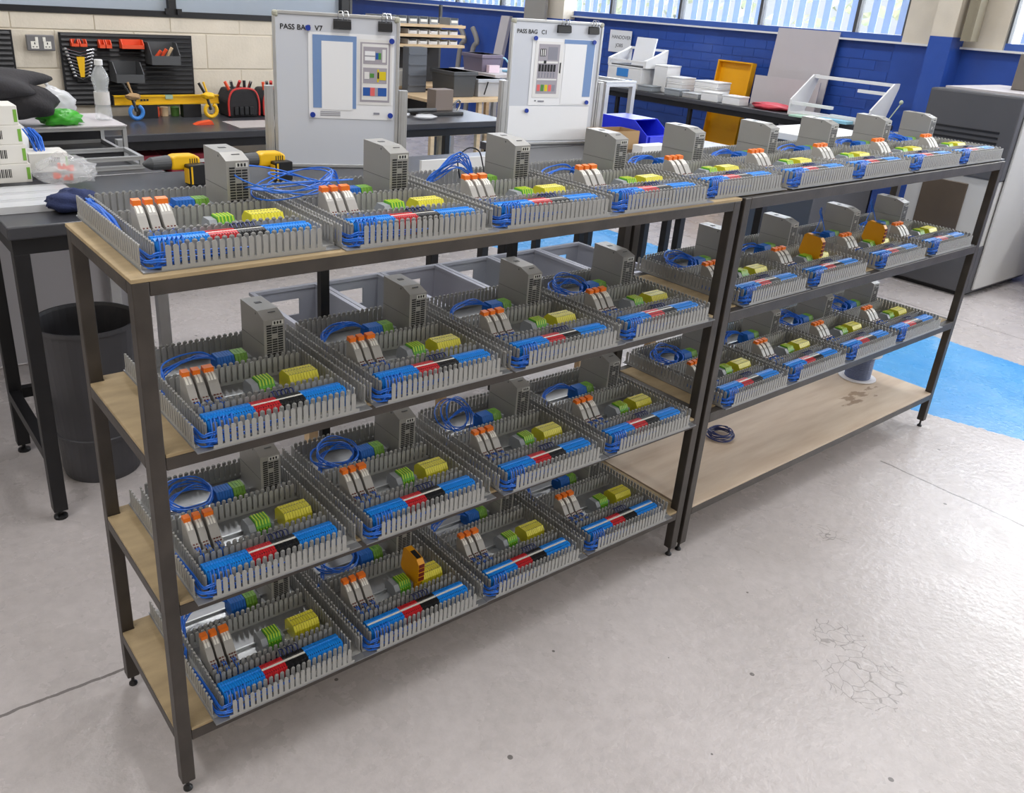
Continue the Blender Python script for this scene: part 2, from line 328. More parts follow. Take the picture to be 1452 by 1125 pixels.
obj('wall_far', B(-3.5, XW+.3, 14, 14.2, 0, 3.6), M['cream'], kind='structure')

# ================================================================== RACKS
def rack(label, x0, y0, yaw, L, D, zs, mats, mids, inset=False):
    t = thing('shelving_rack', label, 'shelving rack', (x0, y0, 0), yaw); p = .027; bt = .007; rh = .024
    for (x, y) in ((0, 0), (L-p, 0), (0, D-p), (L-p, D-p)):
        obj('post', B(x, x+p, y, y+p, .03, zs[0]-(.0005 if inset else bt)), M['steel'], t, bevel=.002)
        ft = MB().lathe([(.004, .006), (.004, .036)], (x+p/2, y+p/2, 0), 8); ft.lathe([(.0095, 0), (.0095, .004), (.0045, .01)], (x+p/2, y+p/2, 0), 12)
        obj('levelling_foot', ft, M['black'], t)
    for k, zt in enumerate(zs):
        z1 = zt-bt; z0 = z1-rh; zr = zt-.0005 if inset and k < 3 else z1
        for y in (0, D-p): obj('rail', B(p, L-p, y, y+p*.9, z0, zr), M['steel'], t, bevel=.0015)
        for x in (0, L-p): obj('rail', B(x, x+p*.9, p, D-p, z0, zr), M['steel'], t, bevel=.0015)
        if inset and k < 3: bd = B(p*.92, L-p*.92, p*.92, D-p*.92, z1, zt)
        elif k == 0: bd = B(-.001, L+.001, -.001, D, z1, zt)
        else:
            q = p+.001; e = .001
            bd = MB().prism([(q, e), (L-q, e), (L-q, q), (L-e, q), (L-e, D-q), (L-q, D-q), (L-q, D-e), (q, D-e), (q, D-q), (e, D-q), (e, q), (q, q)], 'z', z1, zt)
        obj('shelf_board', bd, M[mats[k]], t, bevel=.001)
    for x in mids: obj('rear_support', boxes((x, x+.022, D+.014, D+.032, zs[-1]-.03, zs[0]-.02), *[(x+.004, x+.018, D-.01, D+.015, zz-.028, zz-.012) for zz in zs]), M['black'], t)
    return t
D = .3776
Z1 = (1.1, .7863, .4761, .1676); Z2 = (1.0975, .7821, .473, .1597)
rack('dark steel shelving rack nearest the camera with four laden board shelves', 0, 0, 0, 1.5218, D, Z1, ('ply', 'ply', 'ply', 'ply'), (.53, 1.1))
YAW2 = .01755; X2, Y2 = 1.5417, .0014
rack('dark steel shelving rack at the right with an almost empty bottom board', X2, Y2, YAW2, 1.604, D, Z2, ('ply', 'ply', 'ply', 'ply2'), (), True)

# ================================================================== WIRED PANEL TRAYS
W, DP, HD = .34, .402, .042
def duct(L, wd, along, o, skip=()):
    """slotted cable duct; o = corner; along 'x' or 'y'"""
    m = MB(); pt = .0125; fw = .0088; th = .0015; base = .008
    def T(a, b, z): return (o[0]+a, o[1]+b, z) if along == 'x' else (o[0]+b, o[1]+a, z)
    def bx(a0, a1, b0, b1, z0, z1):
        p0 = T(a0, b0, z0); p1 = T(a1, b1, z1); m.box(min(p0[0], p1[0]), max(p0[0], p1[0]), min(p0[1], p1[1]), max(p0[1], p1[1]), z0, z1)
    bx(0, L, 0, wd, .002, .0035)
    n = int(L/pt); off = (L-n*pt)/2
    for side in (0, 1):
        b0, b1 = (0, th) if side == 0 else (wd-th, wd)
        bx(0, L, b0, b1, .0035, base)
        for i in range(n):
            a = off+i*pt+(pt-fw)/2; c = .0028
            prof = [(a, base), (a+fw, base), (a+fw, HD-c), (a+fw-c, HD), (a+c, HD), (a, HD-c)]
            if along == 'x': m.prism([(o[0]+q, z) for q, z in prof], 'y', o[1]+b0, o[1]+b1)
            else: m.prism([(o[1]+q, z) for q, z in prof], 'x', o[0]+b0, o[0]+b1)
            if side == 0: bx(a+.0015, a+fw-.0015, b1, b1+.0022, HD-.0035, HD-.0012)
            else: bx(a+.0015, a+fw-.0015, b0-.0022, b0, HD-.0035, HD-.0012)
    return m
def slices(prof, u0, u1, pitch=.0052, gap=.0006):
    m = MB(); n = max(1, round((u1-u0)/pitch)); p = (u1-u0)/n
    for i in range(n): m.prism(prof, 'x', u0+i*p, u0+(i+1)*p-gap)
    return m
def spline(pts, n=8):
    pts = [Vector(p) for p in pts]; out = []
    for i in range(len(pts)-1):
        p0 = pts[max(i-1, 0)]; p1 = pts[i]; p2 = pts[i+1]; p3 = pts[min(i+2, len(pts)-1)]
        for k in range(n):
            t = k/n
            out.append(.5*((2*p1)+(p2-p0)*t+(2*p0-5*p1+4*p2-p3)*t*t+(3*p1-p0-3*p2+p3)*t**3))
    return out+[pts[-1]]
PM = {}   # shared part meshes of the tray
PM['base_plate'] = B(-.002, W+.002, .001, DP+.003, 0, .002).mesh('base_plate', M['plate'])
PM['d_left'] = duct(DP-.022, .025, 'y', (0, .02)).mesh('cable_duct', M['duct'])
PM['d_right'] = duct(DP-.022, .025, 'y', (W-.025, .02)).mesh('cable_duct', M['duct'])
PM['d_front'] = duct(.287, .022, 'x', (.027, .002)).mesh('cable_duct', M['duct'])
PM['d_two'] = duct(.287, .018, 'x', (.0265, .088)).mesh('cable_duct', M['duct'])
PM['d_three'] = duct(.287, .018, 'x', (.0265, .233)).mesh('cable_duct', M['duct'])
PM['d_rear'] = duct(.287, .018, 'x', (.0265, .384)).mesh('cable_duct', M['duct'])
def rail_mesh(v): return MB().prism([(v-.0175, .002), (v+.0175, .002), (v+.0175, .0095), (v+.0135, .0095), (v+.0135, .0035), (v-.0135, .0035), (v-.0135, .0095), (v-.0175, .0095)], 'x', .03, .312).mesh('din_rail', M['rail'])
for k, v in (('r1', .055), ('r2', .155), ('r3', .3)): PM[k] = rail_mesh(v)
TP = [(.028, .0035), (.028, .028), (.033, .041), (.045, .043), (.047, .0405), (.053, .0405), (.055, .043), (.066, .041), (.074, .026), (.074, .0035)]
PM['t_blue1'] = slices(TP, .029, .119).mesh('terminal_row', M['tblue']); PM['t_red'] = slices(TP, .119, .169).mesh('terminal_row', M['tred'])
PM['t_black'] = slices(TP, .169, .218).mesh('terminal_row', M['tblack']); PM['t_blue2'] = slices(TP, .218, .302).mesh('terminal_row', M['tblue'])
PM['marker'] = B(.119, .218, .0475, .0525, .0405, .0418).mesh('marker_strip', M['mark'])
PM['marker_b'] = B(.03, .118, .0475, .0525, .0405, .0418).mesh('marker_strip', M['mark']); PM['marker_c'] = B(.22, .30, .0475, .0525, .0405, .0418).mesh('marker_strip', M['mark'])
sh = MB()
for i in range(57): sh.box(.031+i*.0047, .0325+i*.0047, .0335, .0365, .0385, .0418)
PM['screws'] = sh.mesh('screw_slots', M['grille'])
YP = [(.128, .0035), (.128, .03), (.136, .042), (.168, .042), (.18, .03), (.18, .0035)]
PM['t_yellow'] = slices(YP, .234, .296, .0062).mesh('terminal_row', M['tyel'])
PM['y_slots'] = boxes(*[(.236+i*.0062, .2385+i*.0062, .1365, .1385, .0415, .0424) for i in range(10)], *[(.236+i*.0062, .2385+i*.0062, .156, .158, .0418, .0424) for i in range(10)]).mesh('screw_slots', M['dgrey'])
GP = [(.132, .0035), (.132, .028), (.14, .042), (.166, .042), (.176, .028), (.176, .0035)]
PM['t_earth'] = boxes().add([], []) if False else slices(GP, .172, .204, .0064).mesh('terminal_row', M['tgreen'])
es = MB()
for i in range(5): es.prism([(p[0], p[1]+.0006) for p in [(.131, .024), (.1395, .0425), (.1665, .0425), (.177, .024)]], 'x', .1738+i*.0064, .1755+i*.0064)
PM['earth_stripe'] = es.mesh('earth_stripe', mat('earth_yellow', 'c8d832', .42))
PM['end_stop1'] = MB().prism([(.13, .0035), (.13, .026), (.14, .038), (.168, .038), (.178, .026), (.178, .0035)], 'x', .157, .171).mesh('end_stop', M['tgrey'])
PM['end_stop2'] = MB().prism([(.135, .0035), (.135, .03), (.172, .03), (.172, .0035)], 'x', .2055, .212).mesh('end_stop', M['tgrey'])
RB = [(.3, .0035), (.3, .0035)]
BP = [(.275, .0035), (.275, .028), (.282, .043), (.31, .043), (.318, .028), (.318, .0035)]
PM['t_rblue'] = slices(BP, .148, .184, .006).mesh('terminal_row', M['tblue_shade']); PM['t_rgreen'] = slices(BP, .185, .212, .0066).mesh('terminal_row', mat('terminal_green_shaded', '4f8a2a', .5, col2='7fae30', vscale=90))  # rear rows darkened in colour for shade; the green also mottles yellow-green
PM['end_stop3'] = MB().prism([(.28, .0035), (.28, .032), (.322, .032), (.322, .0035)], 'x', .2135, .222).mesh('end_stop', M['tgrey'])
RP = [(.128, .0035), (.128, .022), (.136, .034), (.142, .034), (.156, .052), (.168, .062), (.184, .066), (.19, .066), (.192, .0035)]
for i, (a, b) in enumerate(((.04, .055), (.060, .075), (.081, .101))):
    PM['relay%d' % i] = MB().prism(RP, 'x', a, b).mesh('relay', M['relay'])
    PM['clip%d' % i] = MB().prism([(.176, .065), (.176, .074), (.19, .0755), (.192, .065)], 'x', a+.0005, b-.0005).mesh('relay_clip', M['orange'])
    st = MB(); n = 2 if i < 2 else 3
    for k in range(n):
        q = a+.002+k*(b-a-.003)/n; st.prism([(.1605, .0545), (.16, .0558), (.1675, .0632), (.176, .0655), (.176, .064), (.168, .0615)], 'x', q, q+(b-a-.003)/n-.0017)
    PM['strip%d' % i] = st.mesh('relay_marker', M['mark'])
    ho = MB()
    for k in range(n):
        for vv, z in ((.1285, .0235), (.1335, .0312), (.1385, .0348)): ho.box(a+.003+k*.0058, a+.0055+k*.0058, vv-.0012, vv+.0012, z-.0012, z+.0009)
    PM['hole%d' % i] = ho.mesh('relay_screw', M['maroon'])
    wr_ = MB()
    for k in range(2):
        q = a+.0045+k*.005
        wr_.tube(spline([(q, .131, .03), (q, .122, .034), (q+.001, .115, .026), (q, .108, .034), (q, .1, .03), (q+.002, .098, .012)], 4), .0015, 5)
    PM['rwire%d' % i] = wr_.mesh('relay_wire', M['wblue'])
PV = [(.254, .0035), (.254, .116), (.286, .127), (.366, .1285), (.3665, .0035)]
PU0, PU1 = .238, .284
PM['psu'] = MB().prism(PV, 'x', PU0, PU1).mesh('power_supply', M['psu'])
g = MB()
for r in range(15):
    for c in range(3):
        if 9 <= r <= 10 and c == 1: continue
        if r == 14 and c > 0: continue
        g.box(PU0+.006+c*.0125, PU0+.0165+c*.0125, .2532, .2541, .028+r*.0052, .0312+r*.0052)
PM['psu_grille'] = g.mesh('vent_slots', M['grille'])
PM['psu_label'] = boxes((PU0+.019, PU1-.003, .2533, .2541, .1035, .112)).mesh('indicator_panel', M['ledw'])
PM['psu_leds'] = boxes(*[(PU0+.022+i*.0065, PU0+.0255+i*.0065, .2526, .2534, .105, .1108) for i in range(3)]).mesh('indicator_slot', M['grille'])
PM['psu_seam'] = boxes((PU0-.0004, PU0+.0003, .29, .293, .118, .122), (PU0-.0004, PU0+.0002, .254, .366, .0615, .0622), (PU0+.016, PU0+.03, .325, .335, .1278, .1286), (PU0+.02, PU0+.036, .275, .277, .1225, .1245)).mesh('shell_detail', M['dgrey'])
SP = [(.132, .0035), (.132, .03), (.12, .036), (.118, .088), (.128, .1), (.178, .106), (.186, .1), (.196, .045), (.19, .036), (.172, .03), (.172, .0035)]
PM['safety'] = MB().prism(SP, 'x', .214, .232).mesh('safety_relay', M['safety'])
PM['safety_front'] = boxes(*[(.2155, .2305, .1165, .1183, z, z+.009) for z in (.042, .055, .068, .08)]).mesh('safety_relay_sockets', M['maroon'])
PM['safety_label'] = MB().prism([(.13, .1006), (.16, .1042), (.16, .1048), (.13, .1012)], 'x', .2165, .2295).mesh('safety_relay_window', M['grille'])
rd = random.Random(9)
fw = MB()
for i in range(6):
    u = .033+i*.0075+rd.uniform(-.001, .001)
    fw.tube(spline([(u, .036, .039), (u, .028, .046+rd.uniform(0, .003)), (u-.001, .02, .042), (u-.003, .014, .025), (u-.01-rd.uniform(0, .006), .011, .009), (.02, .012+rd.uniform(0, .008), .007)], 5), .0014, 5)
for i in range(6):
    z = .006+i*.0045+rd.uniform(-.003, .003); o_ = rd.uniform(-.006, .006)
    fw.tube(spline([(.085+i*.02, .012, z*.6+.004), (.045, .01+o_, z), (.024, .01+o_, z*.9+.003), (.012+o_, .024, z*.8), (.012+o_, .07, .008+z*.4), (.013, .16, .009+z*.3)], 5), .0015, 5)
PM['front_wires'] = fw.mesh('wire_bundle', M['wblue'])
nv = MB()
for i in range(6):
    u = .172+i*.008
    nv.tube(spline([(u, .068, .038), (u, .078, .0445), (u+rd.uniform(-.003, .003), .09, .038), (u, .097, .02)], 4), .0013, 5)
for i in range(4): nv.tube(spline([(.03, .095+i*.002, .01), (.12, .093+i*.002, .012), (.24, .097, .011), (.3, .096, .01)], 4), .0015, 5)
PM['mid_wires'] = nv.mesh('wire_bundle', M['wnavy'])
def coil(kind, seed):
    rd = random.Random(seed); m = MB()
    if kind == 'flat':
        for i in range(8):
            h = .02+rd.uniform(0, .016)
            m.tube(spline([(.15, .3+rd.uniform(-.012, .01), .035), (.125, .318+rd.uniform(-.01, .01), h+.014), (.085, .325+rd.uniform(-.015, .012), h+.01), (.05, .31+rd.uniform(-.015, .012), h), (.036+rd.uniform(0, .006), .285+rd.uniform(-.012, .012), h*.6), (.034, .262, .012), (.013, .25-rd.uniform(0, .05), .012)], 6), .0015, 5)
    elif kind == 'loop':
        for i in range(3):
            cu, cv = .095+rd.uniform(-.008, .008), .31+rd.uniform(-.006, .006); ru, rv = .05+rd.uniform(-.006, .006), .042+rd.uniform(-.006, .006); ph = rd.uniform(0, 6.3); tl = rd.uniform(.15, .35)
            pts = [(cu+ru*math.cos(ph+2*PI*k/22), cv+rv*math.sin(ph+2*PI*k/22), .026+i*.003+tl*rv*(1+math.sin(ph+2*PI*k/22))+.004*math.sin(k*.7+i)) for k in range(22*2+6)]
            m.tube(pts, .0016, 5)
        for i in range(3): m.tube(spline([(.15, .3+i*.006, .035), (.12, .325+i*.004, .04+i*.004), (.07, .33-i*.006, .036), (.04, .29-i*.006, .018), (.013, .26, .012)], 6), .0016, 5)
    elif kind == 'big':
        for i in range(5):
            cu, cv = .085+rd.uniform(-.01, .01), .315+rd.uniform(-.01, .01); ru = .046+rd.uniform(-.008, .008); rz = .036+rd.uniform(-.01, .008); ph = rd.uniform(0, 6.3); sk = rd.uniform(-.5, .6)
            m.tube([(cu+ru*math.cos(ph+2*PI*k/22), cv+sk*ru*.6*math.cos(ph+2*PI*k/22)+.03*math.sin(ph+2*PI*k/22), .052+rz*math.sin(ph+2*PI*k/22)) for k in range(22+3)], .0016, 5)
        for i in range(4): m.tube(spline([(.15, .3+i*.006, .035), (.12, .325, .05+i*.004), (.06, .32, .03), (.03, .27, .02), (.013, .25, .012)], 6), .0016, 5)
    elif kind == 'wide':
        for i in range(6):
            cu, cv = .02+rd.uniform(-.03, .05), .27+rd.uniform(-.03, .03); ru, rv = .075+rd.uniform(-.02, .015), .075+rd.uniform(-.015, .02); ph = rd.uniform(0, 6.3)
            m.tube([(cu+ru*math.cos(ph+2*PI*k/26), cv+rv*math.sin(ph+2*PI*k/26), .058+.02*math.sin(ph*2+2*PI*k/26+i)+.004*i) for k in range(28)], .0016, 5)
        for i in range(4): m.tube(spline([(.15, .3+i*.004, .038), (.13, .3, .062+i*.006), (.08, .25+i*.01, .06), (.0, .22, .062), (-.06, .28+i*.01, .058), (-.04, .34, .06)], 6), .0016, 5)
    elif kind == 'upright':
        for i in range(12):
            a = .03+i*.009
            m.tube(spline([(.155, .3+rd.uniform(-.01, .01), .036), (.14-rd.uniform(0, .02), .32+rd.uniform(-.01, .015), .05+rd.uniform(.0, .05)), (.1-rd.uniform(0, .03), .34, .034+rd.uniform(0, .025)), (.05, .345+rd.uniform(-.01, .01), .02), (.034, .3, .012)], 6), .0016, 5)
    elif kind == 'duct':
        for i in range(9):
            m.tube(spline([(.15, .3+i*.002, .03), (.1, .33, .02), (.05, .32, .014), (.014+rd.uniform(-.006, .006), .36, .03+rd.uniform(0, .014)), (.012+rd.uniform(-.006, .006), .3, .034+rd.uniform(0, .012)), (.012+rd.uniform(-.006, .006), .22, .028+rd.uniform(0, .01)), (.012, .12, .012)], 6), .0017, 5)
    elif kind == 'stand':
        for i in range(3):
            m.tube(spline([(.15, .3, .035), (.19, .335, .06), (.2+i*.006, .365, .095), (.222, .372, .108-i*.006), (.228, .372, .06), (.2, .365, .03), (.12, .33, .02), (.04, .3, .012)], 6), .0016, 5)
        for i in range(5): m.tube(spline([(.15, .3+i*.003, .035), (.11, .32+rd.uniform(-.01, .01), .04), (.06, .315+rd.uniform(-.01, .01), .03), (.034, .28, .012)], 6), .0015, 5)
    return m.mesh('wire_coil', M['wblue'])
CO = {k: coil(*k) for k in (('flat', 1), ('flat', 2), ('flat', 3), ('loop', 1), ('loop', 2), ('big', 1), ('wide', 1), ('upright', 1), ('duct', 1), ('stand', 1))}
am = MB(); am.tube(spline([(.15, .345, .03), (.145, .35, .075), (.175, .352, .098), (.205, .35, .09), (.215, .345, .06), (.21, .33, .035)], 6), .0018, 6)
PM['black_arc'] = am.mesh('wire', M['wblack'])

def tray(label, loc, rotz, ck, safety=False, labels=False, arc=False):
    t = thing('control_panel_tray', label, 'control panel', loc, rotz, 'wired panel trays on the racks')
    def P(n, k, par=None): return obj(n, PM[k], None, par or t)
    P('base_plate', 'base_plate')
    for k in ('d_left', 'd_right', 'd_front', 'd_two', 'd_three', 'd_rear'): P('cable_duct', k)
    for k in ('r1', 'r2', 'r3'): P('din_rail', k)
    b1 = P('terminal_row', 't_blue1'); b1['label'] = 'blue terminal blocks at the left of the front row'
    r = P('terminal_row', 't_red'); r['label'] = 'red terminal blocks in the front row'; P('marker_strip', 'marker', r)
    k_ = P('terminal_row', 't_black'); k_['label'] = 'black terminal blocks in the front row'
    b2 = P('terminal_row', 't_blue2'); b2['label'] = 'blue terminal blocks at the right of the front row'; P('screw_slots', 'screws', b1)['kind'] = 'stuff'
    if labels: P('marker_strip', 'marker_b', b1); P('marker_strip', 'marker_c', b2)
    y = P('terminal_row', 't_yellow'); y['label'] = 'yellow terminal blocks'; P('screw_slots', 'y_slots', y)['kind'] = 'stuff'
    e = P('terminal_row', 't_earth'); e['label'] = 'green and yellow earth terminal blocks'; P('earth_stripe', 'earth_stripe', e)
    for k in ('end_stop1', 'end_stop2', 'end_stop3'): P('end_stop', k)
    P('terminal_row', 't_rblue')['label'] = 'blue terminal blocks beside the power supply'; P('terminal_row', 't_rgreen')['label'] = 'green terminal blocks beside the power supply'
    for i in range(3):
        q = P('relay', 'relay%d' % i); c = P('relay_clip', 'clip%d' % i, q); c['label'] = 'orange relay clip'
        P('relay_marker', 'strip%d' % i, q); P('relay_screw', 'hole%d' % i, q)['kind'] = 'stuff'; P('relay_wire', 'rwire%d' % i, q)
    ps = P('power_supply', 'psu'); ps['label'] = 'grey metal power supply'
    P('vent_slots', 'psu_grille', ps)['kind'] = 'stuff'; P('indicator_panel', 'psu_label', ps); P('indicator_slot', 'psu_leds', ps)['kind'] = 'stuff'; P('shell_detail', 'psu_seam', ps)['kind'] = 'stuff'
    P('wire_bundle', 'front_wires'); P('wire_bundle', 'mid_wires'); obj('wire_coil', CO[ck], None, t)
    if safety:
        s = P('safety_relay', 'safety'); s['label'] = 'amber safety relay module'; P('safety_relay_sockets', 'safety_front', s)['kind'] = 'stuff'; P('safety_relay_window', 'safety_label', s)
    if arc: P('wire', 'black_arc')
    return t
ordn = ['first', 'second', 'third', 'fourth', 'fifth', 'sixth', 'seventh', 'eighth', 'ninth']
rd = random.Random(12)
topx = [.027, .374, .7165, 1.059, 1.408, 1.768, 2.112, 2.47, 2.816]
topk = [('duct', 1), ('wide', 1), ('upright', 1), ('flat', 1), ('flat', 2), ('flat', 3), ('flat', 1), ('flat', 2), ('loop', 2)]
for i, x in enumerate(topx):
    z = Z1[0] if x+W < X2 else max(Z1[0], Z2[0])
    y = .016-.02*(i in (1, 2, 3)) if i < 5 else .01+(x-X2)*math.tan(YAW2)
    tray('slotted-duct control panel tray on the top shelves, %s from the near end' % ordn[i], (x, y, z+.0004), [-.012, -.02, -.02, -.006, .01, YAW2, YAW2, YAW2, YAW2][i], topk[i], arc=(i == 2))
names1 = {1: 'second shelf down', 2: 'third shelf down', 3: 'bottom shelf'}
lay1 = {1: ([.075, .428, .7785, 1.124], -.026, [('flat', 1), ('flat', 2), ('flat', 3), ('loop', 1)]),
        2: ([.054, .409, .773, 1.121], -.03, [('loop', 2), ('loop', 1), ('big', 1), ('flat', 3)]),
        3: ([.072, .4165, .7615, 1.111], -.018, [('flat', 2), ('loop', 1), ('flat', 1), ('flat', 3)])}
for lv, (xs, y, ks) in lay1.items():
    for i, x in enumerate(xs):
        s = lv == 3 and i == 1
        tray(('tray with an amber safety relay on the bottom shelf of the near rack' if s else 'wired control panel tray, %s from left on the near rack\'s %s' % (ordn[i], names1[lv])),
             (x, y+rd.uniform(-.004, .004), Z1[lv]+.0004), rd.uniform(-.006, .003), ks[i], safety=s, labels=(lv == 3 and i in (1, 2, 3)))
lay2 = {1: ([1.637, 1.99, 2.395, 2.766], .004, [('loop', 2), ('flat', 1), ('stand', 1), ('stand', 1)]), 2: ([1.628, 1.972, 2.319, 2.661], -.012, [('loop', 1), ('flat', 2), ('loop', 2), ('loop', 1)])}
for lv, (xs, dy, ks) in lay2.items():
    for i, x in enumerate(xs):
        s = lv == 1 and i in (1, 2)
        lb = ('panel tray with an amber safety relay, %s from left on the right rack' % ordn[i]) if s else 'wired control panel tray, %s from left on the right rack\'s %s shelf' % (ordn[i], {1: 'middle', 2: 'lower'}[lv])
        tray(lb, (x, Y2+(x-X2)*math.tan(YAW2)+dy, Z2[lv]+.0006), YAW2, ks[i], safety=s)
#REST#
# ================================================================== BENCHES
def bench(label, x0, x1, y0, y1, zt, mtop, legx, low=True, th=.035, inset=.02, leg=.04, legm='black'):
    t = thing('workbench', label, 'workbench', (0, 0, 0))
    obj('worktop', B(x0, x1, y0, y1, zt-th, zt), mtop, t, bevel=.004)
    a, b = y0+inset, y1-inset
    for x in legx:
        for y in (a, b-leg):
            obj('leg', B(x, x+leg, y, y+leg, .03, zt-th-.045), M[legm], t, bevel=.002)
            ft = MB().lathe([(.02, 0), (.02, .008), (.006, .014), (.006, .04)], (x+leg/2, y+leg/2, 0), 12); obj('levelling_foot', ft, M['black'], t)
        obj('rail', B(x, x+leg, a, b, zt-th-.045, zt-th), M['black'], t)
        if low: obj('stretcher', B(x, x+leg*.8, a+leg, b-leg, .2, .235), M['black'], t)
    xa, xb = min(legx), max(legx)+leg
    for y in (a, b-leg): obj('rail', B(xa+leg, xb-leg, y, y+leg*.8, zt-th-.045, zt-th), M['black'], t)
    if low: obj('stretcher', B(xa+leg, xb-leg, b-leg*.8, b-.004, .2, .235), M['black'], t)
    return t
ZB = .91
bench('black workbench directly behind the racks with a black bin under it', .02, 3.45, 1.125, 1.69, ZB, M['btop'], (.03, 1.72, 3.38))
bb = bench('black workbench backed by a grey panel, left of the whiteboards', -.6, .63, 1.7, 2.40, ZB, M['btop'], (-.58, .57), low=False, legm='alu')
obj('back_panel', B(-.6, .70, 2.402, 2.42, .01, ZB-.035), mat('panel_grey_lit', 'b9b8bd', .5), bb)  # panel grey lightened to stand in for window light falling on it
obj('aluminium_leg', boxes((.665, .70, 2.36, 2.40, 0, ZB-.0)), M['alu'], bb)
bench('black bench carrying the PASS BAG C1 whiteboard', 2.19, 3.45, 1.7, 1.935, ZB, M['btop'], (2.2, 3.38), low=False)
bench('short black bench end under the aluminium trestle', 2.93, 3.45, 1.945, 2.37, ZB, M['btop'], (2.95, 3.38), low=False)
bench('long black bench against the cream block wall holding tools', -3, 3.3, 3.03, 3.66, .82, M['btop'], (-2.95, .4, 1.9, 3.2), low=False)
rb = bench('black bench along the blue brick wall carrying white enclosures', 5.7, 6.07, 1.95, 5.2, .855, M['btop'], (5.72, 6.02), low=False, inset=.03)
for y in (2.7, 3.55, 4.4): obj('leg', B(5.73, 5.76, y, y+.03, .0, .8), M['black'], rb)

# waste bin
t = thing('waste_bin', 'tall black plastic bin on the floor under the bench', 'bin', (.245, 1.415, 0))
bn = MB().lathe([(.118, .0), (.122, .02), (.126, .14), (.13, .142), (.131, .155), (.127, .158), (.15, .515), (.156, .517), (.156, .53), (.15, .53), (.147, .52), (.12, .03), (0.001, .03)], n=40)
obj('bin_body', bn, M['bin_'], t, smooth=False)

# grey crates on a low stand between rack and bench
st = thing('crate_stand', 'low plywood stand behind the near rack carrying the grey crates', 'stand', (0, 0, 0))
obj('platform', B(.62, 2.16, .66, 1.09, .385, .405), M['wood'], st)
for x in (.64, 1.37, 2.1):
    for y in (.68, 1.04): obj('leg', B(x, x+.03, y, y+.03, 0, .385), M['wood'], st)
crx = [.655, .89, 1.125, 1.36, 1.595, 1.83]
crl = ['leftmost grey plastic crate behind the rack, holding black fittings', 'grey plastic crate second from the left behind the near rack', 'grey plastic crate with red fittings, third from the left behind the rack', 'grey plastic crate fourth from the left behind the near rack', 'grey plastic crate fifth from the left, behind the near rack', 'rightmost grey plastic crate behind the near rack']
def crate_mesh(w, d, h):
    m = MB(); th = .006; m.box(0, w, 0, d, 0, th)
    for y0 in (0, d-th):
        m.box(0, w, y0, y0+th, th, h*.62); m.box(0, w, y0, y0+th, h*.84, h); m.box(0, w*.28, y0, y0+th, h*.62, h*.84); m.box(w*.72, w, y0, y0+th, h*.62, h*.84)
    m.box(0, th, th, d-th, th, h); m.box(w-th, w, th, d-th, th, h)
    return m.mesh('crate_body', M['crate'])
cb = crate_mesh(.222, .4, .245)
rim = boxes((-.005, .227, -.006, .009, .236, .2465), (-.005, .227, .391, .406, .236, .2465), (-.005, .009, .009, .391, .236, .2465), (.213, .227, .009, .391, .236, .2465)).mesh('rim', M['crate'])
for i, x in enumerate(crx):
    t = thing('storage_crate', crl[i], 'crate', (x, .68, .4055), 0, 'grey crates behind the near rack')
    obj('crate_body', cb, None, t); obj('rim', rim, None, t)
    rd = random.Random(i); pl = MB()
    for k in range(40): pl.blob((rd.uniform(.02, .2), rd.uniform(.02, .38), .02+rd.uniform(0, .1)), (.018, .018, .014), 6, 4, .2, k)
    o = obj('fittings_pile', pl, M[('pile_k', 'pile_g', 'pile_r', 'pile_g', 'pile_k', 'pile_k')[i]], kind='stuff', loc=(x, .68, .412)); tag(o, ['heap of black fittings inside the leftmost grey crate', 'heap of green fittings inside the second grey crate', 'heap of red fittings inside the third grey crate', 'heap of green fittings inside the fourth grey crate', 'heap of black fittings inside the fifth grey crate', 'heap of black fittings inside the rightmost grey crate'][i], 'fittings')

# ================================================================== WHITEBOARDS
def whiteboard(label, pl, pr, z0, h, title, papers, post_h):
    dx, dy = pr[0]-pl[0], pr[1]-pl[1]; Wd = math.hypot(dx, dy); rz = math.atan2(dy, dx)
    t = thing('whiteboard', label, 'whiteboard', (pl[0], pl[1], z0), rz)
    obj('writing_surface', B(.01, Wd-.01, 0, .012, .01, h-.01), M['wbface'], t)
    f = .012; obj('frame', boxes((f*1.5, Wd-f*1.5, -.004, .016, h-f, h), (f*1.5, Wd-f*1.5, -.004, .016, 0, f), (0, f, -.004, .016, f*1.5, h-f*1.5), (Wd-f, Wd, -.004, .016, f*1.5, h-f*1.5)), M['alu'], t, bevel=.002)
    for cx, cz in ((0, 0), (Wd-.022, 0), (0, h-.022), (Wd-.022, h-.022)): obj('corner_cap', B(cx, cx+.022, -.006, .018, cz, cz+.022), mat('corner_cap_grey', 'a8a89a', .5), t, bevel=.007)
    for x in (-.034, Wd+.002): obj('upright', boxes((x, x+.032, -.006, .022, 0, post_h), (x+.008, x+.024, -.009, -.006, 0, post_h)), M['alu'], t, bevel=.002)
    tx = obj('lettering', text_mesh(title, .0245, M['ink'], 'lettering', .00035), None, t); tx.location = (.026, -.0009, h-.06); tx.rotation_euler = (PI/2, 0, 0)
    return t, Wd
def flat(name, t, x0, x1, z0, z1, m, d, par=None): return obj(name, B(x0, x1, -d, -d+.0008, z0, z1), m, par or t)
def clip(t, x, h, jaw=.05):
    c = obj('bulldog_clip', MB().prism([(-.03, h-.045), (.024, h-.045), (.018, h-.02), (-.024, h-.02)], 'x', x, x+jaw).mesh('bulldog_clip', M['tblack']), None); tag(c, None)
    return c
h = .535
t, Wd = whiteboard('whiteboard headed PASS BAG V7, left of the two boards', (1.022, 1.658), (1.432, 1.478), ZB+.001, h, 'PASS BAG  V7', None, .285)
